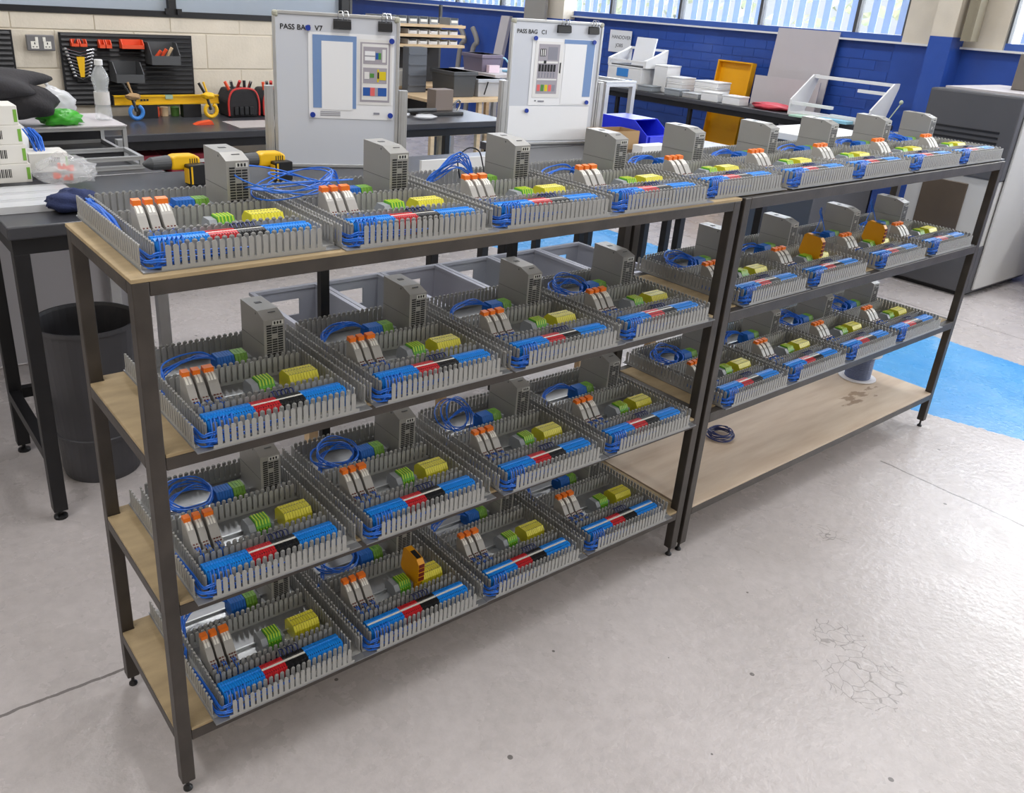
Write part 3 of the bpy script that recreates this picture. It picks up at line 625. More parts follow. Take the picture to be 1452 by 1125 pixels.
def bulldog(label, board, x, h, jaw):
    m = thing('bulldog_clip', label, 'clip', board.matrix_basis @ Vector((x, 0, h-.048)), board.rotation_euler.z, 'bulldog clips on the whiteboards')
    obj('jaw', MB().prism([(-.016, 0), (-.003, -.004), (-.003, .03), (-.012, .024)], 'x', 0, jaw), M['tblack'], m)
    for q in (jaw*.3, jaw*.6): obj('handle', MB().tube([(q, -.006, .024), (q-.004, -.012, .04), (q, -.012, .056), (q+.012, -.012, .056), (q+.016, -.012, .04), (q+.012, -.006, .024)], .0018, 6), M['chrome'], m)
def magnet(label, board, x, z):
    c = board.matrix_basis @ Vector((x, -.011, z)); o = obj('round_magnet', MB().lathe([(.0095, 0), (.0095, .006), (.0085, .0075), (.0005, .0075)], n=16, axis='y'), M['magnet'], loc=c, rotz=board.rotation_euler.z)
    tag(o, label, 'magnet', 'blue magnets on the whiteboards')
bpy.context.view_layer.update()
bulldog('black bulldog clip in the middle of the PASS BAG V7 board top', t, .21, h, .062); bulldog('black bulldog clip near the right corner of the V7 board', t, .368, h, .05)
magnet('blue magnet over the heading of the PASS BAG V7 board', t, .122, h-.052); magnet('blue magnet at top right of the V7 drawing', t, .418, h-.082); magnet('blue magnet at bottom left of the V7 drawing', t, .135, h-.345); magnet('blue magnet at bottom right of the V7 drawing', t, .418, h-.34)
# drawing sheet on board 1
d = thing('drawing_sheet', 'panel layout drawing pinned to the PASS BAG V7 board', 'drawing', t.location, t.rotation_euler.z)
def sheet(root, x0, x1, z0, z1, curl=0):
    m = MB(); n = 14
    for i in range(n+1):
        x = x0+(x1-x0)*i/n; c = -.002-curl*(1-i/n)**3
        m.v += [(x, c, z0), (x, c, z1), (x, c+.0007, z0), (x, c+.0007, z1)]
    for i in range(n):
        a = i*4; m.f += [(a, a+4, a+5, a+1), (a+2, a+3, a+7, a+6), (a+1, a+5, a+7, a+3), (a, a+2, a+6, a+4)]
    m.f += [(0, 1, 3, 2), (n*4, n*4+2, n*4+3, n*4+1)]
    return obj('paper', m, M['paper'], root)
AF = (.108, .122, 1.105, -.075, -.064, 1.22)
def afx(x): return AF[1]+(x-AF[0])*AF[2]
def afz(z): return AF[4]+(z-AF[3])*AF[5]
sheet(d, afx(.108), afx(.385), h+afz(-.315), h+afz(-.075), .0)
def P_(nm, x0, x1, z0, z1, m, e=.0032): return obj(nm, B(afx(x0), afx(x1), -e, -e+.0006, h+afz(z0), h+afz(z1)), M[m], d)
P_('print_panel', .122, .262, -.285, -.082, 'pblue'); P_('print_panel', .15, .25, -.29, -.098, 'paper', .004)
P_('print_panel', .268, .378, -.272, -.088, 'white', .0036); P_('print_panel', .274, .372, -.264, -.096, 'pgrey', .004)
P_('print_panel', .28, .366, -.258, -.1, 'white', .0044)
P_('print_block', .284, .362, -.156, -.108, 'pgrey', .005); P_('print_block', .284, .362, -.21, -.166, 'pgrey', .005); P_('print_block', .284, .362, -.246, -.222, 'pdb', .005)
P_('print_block', .289, .322, -.146, -.12, 'paper', .0056); P_('print_block', .289, .322, -.135, -.132, 'inkg', .006); P_('print_block', .324, .333, -.142, -.124, 'pdb', .0056); P_('print_block', .333, .342, -.142, -.124, 'pgrn', .0056); P_('print_block', .346, .357, -.15, -.114, 'white', .0056)
P_('print_block', .288, .304, -.198, -.178, 'white', .0056); P_('print_block', .306, .32, -.194, -.182, 'pgrn', .0056); P_('print_block', .33, .336, -.206, -.17, 'pyel', .0056); P_('print_block', .337, .359, -.2, -.176, 'pyel', .0056); P_('print_block', .331, .336, -.196, -.178, 'ink', .006)
P_('print_block', .308, .323, -.246, -.222, 'pred', .0056); P_('print_block', .323, .333, -.246, -.222, 'pgrey', .0056)
for k in range(3): P_('print_line', .145, .21, -.297-.005*k, -.295-.005*k, 'inkg', .004)
P_('print_line', .32, .34, -.3, -.294, 'inkg', .004)
h2 = .545
t2, W2 = whiteboard('whiteboard headed PASS BAG C1, right of the two boards', (2.222, 1.80), (2.70, 1.712), ZB+.001, h2, 'PASS BAG   C1', None, .285)
bpy.context.view_layer.update()
bulldog('black bulldog clip in the middle of the PASS BAG C1 board top', t2, .232, h2, .07); bulldog('black bulldog clip near the right corner of the C1 board', t2, .4, h2, .055)
magnet('blue magnet at top left of the C1 drawing', t2, .122, h2-.078); magnet('blue magnet at top right of the C1 drawing', t2, .438, h2-.085); magnet('blue magnet at bottom right of the C1 drawing', t2, .43, h2-.352); magnet('blue magnet on the white sheet low on the C1 board', t2, .105, h2-.39)
d = thing('drawing_sheet', 'panel layout drawing pinned to the PASS BAG C1 board', 'drawing', t2.location, t2.rotation_euler.z); h = h2
AF = (.115, .112, 1.115, -.11, -.076, 1.14)
sheet(d, afx(.115), afx(.42), h+afz(-.365), h+afz(-.11))
P_('print_panel', .13, .262, -.335, -.122, 'white', .0034); P_('print_panel', .145, .245, -.32, -.132, 'pgrey', .0038); P_('print_panel', .27, .375, -.36, -.128, 'paper', .0034); P_('print_panel', .375, .415, -.33, -.112, 'pblue', .0034); P_('print_panel', .264, .376, -.128, -.112, 'pblue', .0034)
P_('print_block', .152, .18, -.178, -.15, 'ink', .0044); P_('print_block', .19, .235, -.19, -.142, 'inkg', .0044)
for k in range(3): P_('print_block', .155+k*.009, .159+k*.009, -.176, -.152, 'white', .005)
for k in range(6): P_('print_block', .15+k*.014, .161+k*.014, -.235, -.208, 'ink', .0044); P_('print_block', .152+k*.014, .158+k*.014, -.258, -.238, 'inkg', .0044)
P_('print_block', .146, .24, -.204, -.196, 'white', .0048); P_('print_block', .172, .184, -.205, -.193, 'ink', .0052); P_('print_block', .25, .256, -.24, -.2, 'ink', .0044); P_('print_block', .146, .24, -.268, -.262, 'white', .0048)
for k, c in enumerate(('pred', 'pgrn', 'pyel', 'pred', 'inkg')): P_('print_block', .15+k*.018, .164+k*.018, -.31, -.285, c, .0044)
P_('print_line', .145, .15, -.35, -.345, 'ink', .0036); P_('print_line', .16, .19, -.352, -.346, 'inkg', .0036)
d = thing('blank_sheet', 'blank white sheet covering the lower half of the C1 board', 'paper', t2.location, t2.rotation_euler.z)
sheet(d, .014, .45, .02, h-.37)
h = .535

# ================================================================== ON THE NEAR BENCHES (left)
def small_carton(label, x0, y0, z0, w, dd, hh, rz=0, group=None):
    t = thing('component_carton', label, 'carton', (x0, y0, z0), rz, group)
    obj('box_body', B(0, w, 0, dd, 0, hh), M['carton'], t, bevel=.0015)
    obj('green_end', B(w*.93, w*.985, -.0006, 0, hh*.15, hh*.8), M['green'], t)
    for k in range(7): obj('barcode', B(w*.5+k*.005, w*.5+k*.005+.002+.001*(k % 2), -.0007, 0, hh*.3, hh*.75), M['ink'], t)
    return t
for k in range(4): small_carton(['lowest of the white cartons stacked at the left edge', 'second carton from the bottom of the left-edge stack', 'third carton from the bottom of the left-edge stack', 'topmost white carton of the left-edge stack'][k], .01-.004*k, 1.57+.005*k, ZB+.021+k*.0555, .172, .11, .055, 0, 'cartons stacked on the bench')
small_carton('small white carton with blue wires standing in it', .205, 1.7, ZB+.021, .115, .1, .06)
bw = MB(); rd = random.Random(3)
for k in range(16):
    q = rd.uniform(.0, .05); bw.tube([(.225+q*.8, 1.73+rd.uniform(0, .04), ZB+.0825), (.215+q, 1.75+rd.uniform(0, .03), ZB+.12), (.20+q*.9, 1.77, ZB+.142+rd.uniform(0, .01))], .002, 5)
tag(obj('cut_wires', bw, M['wblue']), 'bunch of cut blue wires standing on the small carton', 'wires', kind='stuff')
# wrapped aluminium rails
for k, (y, z) in enumerate(((1.27, 0), (1.36, 0), (1.45, 0))):
    t = thing('wrapped_rails', ['front bundle of film-wrapped metal rails on the bench corner', 'middle bundle of film-wrapped metal rails on the bench', 'rear bundle of film-wrapped metal rails under the clear bag'][k], 'metal rails', (.03, y, ZB+.0008), -.02, 'wrapped rails on the bench')
    for q in range(4): obj('rail', B(-.25, .27-.02*k, q*.02, q*.02+.017, 0, .017), M['alu'], t)
    obj('wrapping', MB().prism([(-.004, .0), (.084, .0), (.083, .019), (.04, .0225), (-.003, .0195)], 'x', -.255, .262-.02*k), M['film2'], t)
bg = obj('clear_bag', MB().blob((.275, 1.55, ZB+.05), (.085, .075, .048), 26, 14, .16, 5, ZB+.024, 2.4), M['film'], smooth=True); tag(bg, 'crumpled clear plastic bag with orange clips on the bench', 'plastic bag')
for k, (x, y, z) in enumerate(((.265, 1.54, .06), (.245, 1.53, .035), (.29, 1.56, .05), (.275, 1.53, .028))):
    o = obj('orange_clip', boxes((-.013, .013, -.006, .006, 0, .008), (-.013, -.006, -.006, .006, .008, .018), (.002, .008, -.006, .006, .008, .014)), M['oran'], loc=(x, y, ZB+z), rotz=k*.9); tag(o, ['orange clip at the top of the heap in the clear bag', 'orange clip at the left of the clear bag', 'orange clip at the right of the clear bag', 'orange clip at the bottom of the clear bag'][k], 'clip', 'clips in the clear bag')
gl = MB().blob((.2, 1.235, ZB+.03), (.055, .042, .03), 22, 12, .18, 11, ZB+.0008, 1.6); gl.blob((.235, 1.24, ZB+.036), (.04, .03, .025), 16, 10, .2, 13, ZB+.0008, 2)
tag(obj('work_glove', gl, M['navy'], smooth=True), 'crumpled navy work glove on the bench behind the first tray', 'glove')
# aluminium profile frames
def profile_frame(label, x0, x1, y0, y1, z0, z1, s=.014):
    t = thing('aluminium_rack', label, 'aluminium frame', (0, 0, 0), 0, 'aluminium frames on the bench')
    for y in (y0, y1-s):
        for z in (z0, z1-s): obj('profile', boxes((x0, x1, y, y+s, z, z+s*.36), (x0, x1, y+s*.18, y+s*.82, z+s*.36, z+s*.64), (x0, x1, y, y+s, z+s*.64, z+s)), M['alu'], t)
        for x in (x0, x1-s): obj('profile', B(x, x+s, y, y+s, z0+s, z1-s), M['alu'], t)
    for x in (x0, x1-s):
        for z in (z0, z1-s): obj('profile', B(x, x+s, y0+s, y1-s, z, z+s), M['alu'], t)
    obj('panel', B(x0+s, x1-s, y1-s*.7, y1-s*.3, z0+s, z1-s), M['dark'], t)
    return t
profile_frame('low aluminium profile frame at the front of the bench clutter', .30, .578, 1.76, 1.95, ZB+.0008, ZB+.045)
profile_frame('taller aluminium profile frame carrying the water bottle', .26, .605, 2.02, 2.33, ZB+.0008, ZB+.108)
ZF = ZB+.109
obj_l = obj('frame_lid', B(.262, .603, 2.002, 2.328, ZF, ZF+.004), M['foamw']); tag(obj_l, 'grey sheet lying on top of the taller aluminium frame', 'sheet'); ZF += .0045
# bottle
t = thing('water_bottle', 'clear plastic water bottle standing on the aluminium frame', 'bottle', (.566, 2.15, ZF))
obj('bottle_body', MB().lathe([(.026, 0), (.0295, .006), (.0295, .03), (.027, .05), (.0265, .09), (.024, .105), (.0255, .12), (.031, .14), (.029, .158), (.018, .18), (.0125, .19), (.0125, .196)], n=28), M['pet'], t, smooth=True)
obj('label', MB().lathe([(.0274, .055), (.0271, .1), (.0268, .1), (.0268, .055)], n=28), mat('bottle_label', 'e3dfdc', .5, alpha=.5), t)
obj('cap', MB().lathe([(.0145, .193), (.0145, .21), (.013, .212), (.001, .212)], n=20), M['white'], t)
# jacket, bags
jk = MB().blob((.08, 2.04, ZB+.255), (.27, .17, .06), 40, 20, .1, 21, None, 1.0); jk.blob((.27, 2.02, ZB+.2), (.115, .1, .06), 24, 14, .07, 22, None, 1.0)
tag(obj('dark_jacket', jk, M['jacket'], smooth=True), 'dark grey jacket heaped over the white bags at the far left', 'jacket')
wbg = MB().blob((.07, 1.92, ZB+.085), (.185, .11, .105), 30, 16, .07, 31, ZB+.0008, 1.2)
t = obj('white_bag', wbg, M['white'], smooth=True); tag(t, 'white printed bag of components under the dark jacket', 'bag')
tag(obj('green_bag', MB().blob((.395, 2.05, ZF+.024), (.07, .045, .03), 22, 12, .22, 41, ZF, 1.8), M['greenbag'], smooth=True), 'shiny green plastic bag lying on the aluminium frame', 'bag')
tag(obj('cloudy_bag', MB().blob((.41, 2.22, ZF+.05), (.075, .05, .055), 24, 14, .2, 42, ZF, 2), M['film2'], smooth=True), 'cloudy white plastic bag behind the green bag', 'plastic bag')
lp = MB(); lp.tube([(.47, 2.2, ZF+.008), (.40, 2.27, ZF+.125)], .006, 8)
tag(obj('profile_offcut', lp, M['alu']), 'thin aluminium bar leaning on the cloudy bag', 'metal bar')
# drills
def drill(label, loc, rz):
    t = thing('cordless_drill', label, 'drill', loc, rz, 'cordless drills on the bench')
    obj('chuck', MB().lathe([(.005, -.085), (.012, -.075), (.02, -.06), (.022, -.02), (.023, 0)], (0, 0, .034), 18, 'x'), M['dgrey'], t)
    obj('body', MB().prism([(0, .012), (.03, .01), (.085, .012), (.1, .022), (.098, .046), (.08, .056), (.02, .058), (0, .052)], 'y', -.024, .024), M['yellow'], t, bevel=.006)
    obj('grip', MB().prism([(.055, -.0), (.082, .0), (.085, .014), (.05, .014)], 'y', .02, .055), M['black'], t, bevel=.004)
    obj('battery', MB().prism([(.038, -.034), (.1, -.034), (.104, -.03), (.104, .028), (.1, .031), (.042, .031), (.038, .028)], 'y', -.062, -.026), M['tblack'], t, bevel=.004)
    obj('battery_stripe', boxes((.036, .0382, -.06, -.03, -.028, .02), (.044, .05, -.0627, -.062, -.03, .026)), M['yellow'], t)
    obj('motor_vent', boxes(*[(.06+k*.008, .063+k*.008, -.0247, -.024, .03, .045) for k in range(4)]), M['tblack'], t)
    return t
drill('yellow cordless drill lying left of the first power supply', (.575, 1.5, ZB+.0353), .12)
drill('yellow cordless drill lying right of the first power supply', (.862, 1.47, ZB+.0353), .05)
# right part of the near benches
tag(obj('sheet_offcut', boxes((1.46, 1.83, 1.36, 1.365, ZB+.001, ZB+.05), (1.462, 1.64, 1.355, 1.36, ZB+.001, ZB+.05)), M['white']), 'low white panel standing on the bench behind the third tray', 'panel')
t = thing('picking_bin', 'bright blue open-fronted picking bin on the bench end', 'bin', (2.855, 1.5, ZB+.0008))
th = .004; Lb, Wb, Hb = .3, .165, .125
pr = [(0, 0), (Lb, 0), (Lb, Hb), (.09, Hb), (.0, Hb*.5)]
obj('side_wall', MB().prism([(p[0], p[1]) for p in pr], 'x', 0, th), M['bluebin'], t); obj('side_wall', MB().prism(pr, 'x', Wb-th, Wb), M['bluebin'], t)
obj('bin_floor', B(th, Wb-th, 0, Lb, 0, th), M['bluebin'], t); obj('back_wall', B(th, Wb-th, Lb-th, Lb, th, Hb), M['bluebin'], t); obj('front_lip', B(th, Wb-th, 0, th, th, Hb*.5), M['bluebin'], t); obj('label_ledge', B(.02, Wb-.02, -.008, 0, Hb*.2, Hb*.46), M['bluebin'], t)
obj('lid', B(th, Wb-th, .095, Lb-th, Hb-.004, Hb), M['bluebin'], t)
t = thing('cardboard_box', 'small open brown cardboard box beside the blue bin', 'box', (2.61, 1.535, ZB+.0008), -.1)
for a in ((0, .21, 0, .003, 0, .085), (0, .21, .137, .14, 0, .085), (0, .003, .003, .137, 0, .085), (.207, .21, .003, .137, 0, .085), (.003, .207, .003, .137, 0, .003)): obj('panel', B(*a), M['card'], t)
tag(obj('white_box', B(2.71, 2.89, 1.39, 1.45, ZB+.0008, ZB+.04), M['white'], bevel=.002), 'flat white box in front of the blue bin', 'box')
t = thing('profile_trestle', 'bright aluminium profile trestle right of the C1 board', 'aluminium frame', (0, 0, 0))
s = .026
for y in (1.96, 2.3):
    for x in (3.02, 3.22): obj('leg', B(x, x+s, y, y+s, ZB+.0008, ZB+.235), M['alu'], t)
    obj('crossbar', boxes((3.02, 3.246, y, y+s, ZB+.235, ZB+.245), (3.02, 3.246, y+.004, y+s-.004, ZB+.245, ZB+.252), (3.02, 3.246, y, y+s, ZB+.252, ZB+.262)), M['alu'], t)
for x in (3.02, 3.22): obj('crossbar', B(x, x+s, 1.96+s, 2.3, ZB+.236, ZB+.262), M['alu'], t)

# ================================================================== BLOCK WALL: SOCKET, TOOL PANELS, TOOLS
def socket(label, loc, rz, body):
    t = thing('wall_socket', label, 'socket', loc, rz, 'wall sockets')
    obj('plate', B(0, .13, -.025, -.0005, 0, .075), body, t, bevel=.004)
    for x in (.018, .077):
        obj('face', B(x, x+.035, -.0262, -.025, .01, .045), M['mark'], t); obj('pin_holes', boxes((x+.015, x+.02, -.0268, -.0262, .03, .04), (x+.006, x+.013, -.0268, -.0262, .017, .021), (x+.022, x+.029, -.0268, -.0262, .017, .021)), M['ink'], t)
    obj('rocker', B(.04, .053, -.0285, -.025, .045, .065), M['mark'], t); obj('rocker', B(.075, .088, -.0285, -.025, .045, .065), M['mark'], t)
YT = YB-.004
socket('grey double wall socket on the cream block wall', (.645, YT, 1.145), 0, mat('socket_grey', '6f6e70', .5))
socket('white double wall socket on the blue wall at far right', (6.345, 1.31, 1.24), -PI/2, M['white'])
def louvre(label, x0, x1, z0, z1):
    t = thing('louvre_panel', label, 'tool panel', (0, 0, 0)); obj('backing', B(x0, x1, YT-.006, YT-.0005, z0, z1), M['black'], t)
    n = int((z1-z0)/.024)
    for k in range(n): obj('louvre', MB().prism([(YT-.006, z0+k*.024+.006), (YT-.013, z0+k*.024+.009), (YT-.006, z0+k*.024+.021)], 'x', x0+.01, x1-.01), M['black'], t)
louvre('black louvred tool panel behind the spanner set', .80, 1.49, .875, 1.235); louvre('black louvred tool panel cut by the left edge of view', -.2, .585, .9, 1.24)
YP_ = YT-.0135
t = thing('spanner_set', 'spanner set in a rack with a yellow label', 'spanner set', (0, 0, 0))
obj('holder', MB().prism([(.845, 1.165), (.935, 1.165), (.915, .995), (.865, .995)], 'y', YP_-.006, YP_), M['tblack'], t)
obj('label', MB().prism([(.868, 1.12), (.908, 1.12), (.898, 1.02), (.878, 1.02)], 'y', YP_-.024, YP_-.023), M['yellow'], t)
obj('hanger', MB().tube(spline([(.87, YP_-.01, 1.165), (.875, YP_-.012, 1.2), (.905, YP_-.012, 1.2), (.91, YP_-.01, 1.165)], 6), .004, 6), M['dgrey'], t)
for k in range(9):
    z = 1.145-k*.0165; w_ = .068-.0042*k; s_ = MB().tube([(.889-w_, YP_-.014, z+.012), (.889, YP_-.016, z-.004), (.889+w_, YP_-.014, z+.012)], .0036, 6)
    for sg in (-1, 1): s_.blob((.889+sg*w_, YP_-.014, z+.012), (.009, .004, .007), 8, 6, 0)
    obj('spanner', s_, M['chrome'], t)
def hung_bin(label, x0, z0, w_, hh, dp, m, group=None):
    t = thing('hanging_bin', label, 'bin', (x0, YP_, z0), 0, group); e = .004
    prf = [(0, 0), (-dp, 0), (-dp, hh*.45), (-dp*.55, hh), (0, hh)]
    obj('side_wall', MB().prism(prf, 'x', 0, e), m, t); obj('side_wall', MB().prism(prf, 'x', w_-e, w_), m, t); obj('bin_floor', B(e, w_-e, -dp, 0, 0, e), m, t); obj('front_lip', B(e, w_-e, -dp, -dp+e, e, hh*.42), m, t); obj('back_wall', B(e, w_-e, -e, 0, e, hh), m, t)
hung_bin('black hanging bin with orange tools at the panel top right', 1.225, 1.09, .155, .11, .11, M['dgrey'], 'bins on the tool panel'); hung_bin('empty black hanging bin in the middle of the tool panel', 1.03, 1.0, .145, .1, .12, M['dgrey'], 'bins on the tool panel')
hung_bin('small orange bin just right of the spanner set', .985, 1.165, .028, .04, .04, M['oran'], 'small orange bins'); hung_bin('small orange bin second right of the spanner set', 1.018, 1.165, .028, .04, .04, M['oran'], 'small orange bins')
hung_bin('small red bin above the left of the spanner set', .85, 1.17, .035, .035, .035, M['oran'], 'small orange bins'); hung_bin('small red bin above the right of the spanner set', .89, 1.17, .035, .035, .035, M['oran'], 'small orange bins')
hung_bin('long orange tray hanging at the panel top', 1.095, 1.165, .115, .045, .05, M['oran'])
for k in range(3): tag(obj('orange_tool', MB().tube([(1.25+k*.035, YP_-.05, 1.105+k*.004), (1.29+k*.03, YP_-.07, 1.16+k*.008)], .009, 8), M['oran' if k < 2 else 'wood']), ['left orange tool handle in the upper black bin', 'right orange tool handle in the upper black bin', 'wooden tool handle in the upper black bin'][k], 'tool handle')
ZT = .8205
t = thing('spirit_level', 'yellow spirit level lying across the bench back', 'spirit level', (1.0, YB-.16, ZT+.07), 0)
obj('beam', boxes((0, .57, 0, .025, 0, .008), (0, .57, .008, .017, .008, .04), (0, .57, 0, .025, .04, .048)), M['yellow'], t)
obj('vial', B(.27, .31, -.001, .026, .028, .0485), mat('vial_green', '9fb8a0', .2), t); obj('end_cap', B(-.006, 0, 0, .025, 0, .048), M['tblack'], t); obj('end_cap', B(.57, .576, 0, .025, 0, .048), M['tblack'], t)
obj('print', boxes((.1, .113, -.0006, .0, .018, .032), *[(.135+k*.016, .146+k*.016, -.0006, 0, .02, .03) for k in range(3)]).mesh('print', M['ink']), None, t)
for k, x in enumerate((1.12, 1.36)): tag(obj('bench_block', B(x, x+.1, YB-.17, YB-.12, ZT, ZT+.0695), M['black']), ['left black block propping up the spirit level', 'right black block propping up the spirit level'][k], 'block')
def clampt(label, x, m, top):
    t = thing('spring_clamp', label, 'clamp', (x, YB-.225, ZT), 0, 'clamps by the spirit level')
    obj('ring', MB().tube([(.033*math.cos(2*PI*k/20+PI/2+.5), 0, .043+.033*math.sin(2*PI*k/20+PI/2+.5)) for k in range(18)], .0105, 8), M[m], t)
    obj('arm', MB().tube([(0, .0, .045), (-.012, .015, .11), (-.05, .03, .185)], .008, 8), M['tblack'], t); obj('arm', MB().tube([(-.0, .018, .045), (-.002, .02, .11), (-.022, .035, .19)], .006, 8), M[top], t)
    obj('pad', MB().blob((-.01, .005, .12), (.04, .02, .018), 14, 8, .1, 3), M[top], t)
clampt('spring clamp with a blue ring beside the water bottle', 1.09, 'bluet', 'card'); clampt('spring clamp with a yellow ring at the right of the level', 1.495, 'yellow', 'yellow')
for k, (x, c) in enumerate(((1.2, 'card'), (1.25, 'oran'), (1.3, 'wood'), (1.36, 'pile_g'), (1.42, 'pile_g'))): tag(obj('screw_tub', MB().lathe([(.022, 0), (.024, .045), (.02, .05), (.001, .05)], (x-.02, YB-.09, ZT), 14), M[c]), 'small tub of screws %s behind the spirit level' % ['first from left', 'second from left', 'third from left', 'fourth from left', 'fifth from left'][k], 'tub', 'tubs behind the level')
tag(obj('orange_wedge', MB().prism([(1.32, ZT), (1.42, ZT), (1.41, ZT+.02), (1.35, ZT+.012)], 'y', YB-.45, YB-.4), M['oran']), 'small orange wedge on the tool bench', 'wedge')
tag(obj('mat_sheet', B(1.5, 2.0, 3.1, 3.34, ZT, ZT+.003), mat('grey_mat', 'a7a09e', .6)), 'pale grey mat on the tool bench in front of the tool bags', 'mat')
def tool_bag(label, x0, w_):
    t = thing('tool_bag', label, 'tool bag', (x0, YB-.22, ZT), 0, 'open tool bags on the bench')
    obj('bag_body', MB().prism([(0, 0), (w_, 0), (w_+.006, .09), (w_*.86, .15), (w_*.14, .15), (-.006, .09)], 'y', 0, .17), mat('bag_black', '242326', .8, 0, .2, 20), t, bevel=.012)
    pts = spline([(0, -.006, .01), (.0, -.006, .09), (w_*.14, -.006, .145), (w_*.5, -.006, .158), (w_*.86, -.006, .145), (w_, -.006, .09), (w_, -.006, .01)], 5); obj('red_trim', MB().tube(pts, .0055, 6), M['redt'], t)
    for k in range(4): obj('pocket', B(.03+k*(w_-.06)/4, .03+(k+.8)*(w_-.06)/4, -.012, .0, .012, .06), M['black'], t, bevel=.004)
    rd = random.Random(int(x0*100))
    for k in range(5): obj('tool_handle', MB().tube([(.03+k*(w_-.06)/4, .05+.02*(k % 3), .14), (.02+k*(w_-.05)/4+rd.uniform(-.02, .02), .05, .185+rd.uniform(0, .012))], .009, 8), M[('oran', 'chrome', 'redt', 'tblack', 'chrome')[k]], t)
tool_bag('black tool bag with red trim nearest the spirit level', 1.60, .18); tool_bag('black tool bag with red trim partly behind the V7 board', 1.81, .18)
for k, (a, b) in enumerate(((.93, 1.09), (1.13, 1.42))):
    t = thing('red_case', ['short red case on the shelf under the tool bench', 'long red case on the shelf under the tool bench'][k], 'case', (0, 0, 0), 0, 'red cases under the tool bench'); obj('case_body', B(a, b, 3.12, 3.4, .6, .7), mat('case_red', '9c2f3e', .5), t, bevel=.004); obj('white_edge', B(a, b, 3.115, 3.12, .655, .672), M['white'], t)
tag(obj('under_shelf', B(.45, 1.88, 3.08, 3.6, .58, .599), M['black']), 'black shelf slung under the tool bench', 'shelf')

# ================================================================== BEYOND: SHELVING WITH BINS, TABLE, CRATES
t = thing('bin_rack', 'pale wood shelving with rows of small bins in the distance', 'shelving', (0, 0, 0))
for z in (1.30, 1.222, 1.142, .81, .45): obj('shelf', B(3.45, 4.38, 5.0, 5.35, z-.022, z), M['wood'], t)
for x in (3.45, 4.36): obj('side_post', B(x, x+.02, 5.352, 5.38, 0, 1.45), M['dgrey'], t)
obj('back', B(3.47, 4.36, 5.352, 5.36, .43, 1.32), M['dark'], t)
rownm = ['top', 'second', 'third']
for r, (z, mm, hh) in enumerate(((1.3008, 'tgrey', .055), (1.2228, 'white', .035), (1.1428, 'white', .035))):
    for k in range(8):
        if (r, k) in ((0, 6), (1, 2), (2, 2)): continue
        x = 3.5+k*.105
        bt_ = thing('small_parts_bin', 'small %s parts bin, %s along the %s row of the distant shelving' % ('grey' if r == 0 else 'white', ordn[k], rownm[r]), 'bin', (x, 5.03, z), 0, 'small bins on the distant shelving')
        obj('tub', boxes((0, .085, 0, .16, 0, .003), (0, .003, 0, .16, .003, hh), (.082, .085, 0, .16, .003, hh), (.003, .082, 0, .003, .003, hh*.7), (.003, .082, .157, .16, .003, hh)), M[mm], bt_)
        obj('label_lip', B(.01, .075, -.006, 0, hh*.3, hh*.65), M['mark' if r == 0 else 'white'], bt_)
for k, (x, z, ww) in enumerate(((3.5, .8108, .2), (3.5, .9555, .2), (3.72, .8108, .26))):
    t = thing('strapped_carton', ['white carton with black straps low on the distant shelving', 'white carton with black straps stacked on another', 'wide white carton with black straps beside the stack'][k], 'carton', (x, 5.02, z), 0, 'strapped cartons'); hh = .144 if k < 2 else .12
    obj('carton_body', B(0, ww, 0, .25, 0, hh), M['carton'], t); obj('strap', boxes((ww*.3, ww*.3+.012, -.0015, 0, 0, hh)), M['ink'], t); obj('strap', boxes((ww*.75, ww*.75+.012, -.0015, 0, 0, hh)), M['ink'], t)
t = thing('packing_table', 'pale wood table with dark crates in the distance', 'table', (0, 0, 0))
obj('table_top', B(3.6, 4.62, 4.35, 4.95, .755, .778), M['wood'], t)
for x in (3.62, 4.08, 4.58):
    for y in (4.37, 4.9): obj('leg', B(x, x+.035, y, y+.035, 0, .755), M['wood'], t)
obj('lower_shelf', B(3.62, 4.6, 4.37, 4.93, .5, .52), M['wood'], t)
def lidcrate(label, x0, x1, y0, y1, z0, z1, m, ribs=3):
    t = thing('storage_box', label, 'storage box', (0, 0, 0)); i = (x1-x0)*.06
    bxm = MB(); bxm.add([(x0+i, y0+i, z0), (x1-i, y0+i, z0), (x1-i, y1-i, z0), (x0+i, y1-i, z0), (x0, y0, z1), (x1, y0, z1), (x1, y1, z1), (x0, y1, z1)], [(0, 3, 2, 1), (4, 5, 6, 7), (0, 1, 5, 4), (1, 2, 6, 5), (2, 3, 7, 6), (3, 0, 4, 7)])
    obj('box_body', bxm, m, t, bevel=.004); obj('rim', B(x0-.008, x1+.008, y0-.008, y1+.008, z1-.03, z1), m, t, bevel=.004)
    return t
lidcrate('dark grey lidded storage box on the packing table', 3.9, 4.13, 4.48, 4.8, .779, .975, M['dgrey']); lidcrate('pale grey storage box on the packing table', 4.15, 4.42, 4.48, 4.8, .779, .92, mat('pale_grey_plastic', 'b4b8c0', .45))
t = thing('folding_crate', 'upright grey folding crate in front of the distant shelving', 'crate', (0, 0, 0)); obj('crate_body', B(3.70, 3.88, 4.84, 4.93, .779, 1.13), mat('slate_grey_plastic', '5d626b', .5), t, bevel=.004)
for k in range(4): obj('rib', B(3.705, 3.875, 4.833, 4.84, .83+k*.08, .84+k*.08), mat('slate_grey_plastic', '5d626b', .5), t)
tag(obj('black_strap', MB().tube([(4.2, 4.46, .8), (4.235, 4.46, .9)], .006, 6), M['ink']), 'black strap hanging on the pale grey storage box', 'strap')
t = thing('white_table', 'white topped table with aluminium legs beyond the bench', 'table', (0, 0, 0))
obj('table_top', B(4.66, 5.36, 4.9, 5.6, .885, .91), M['foamw'], t)
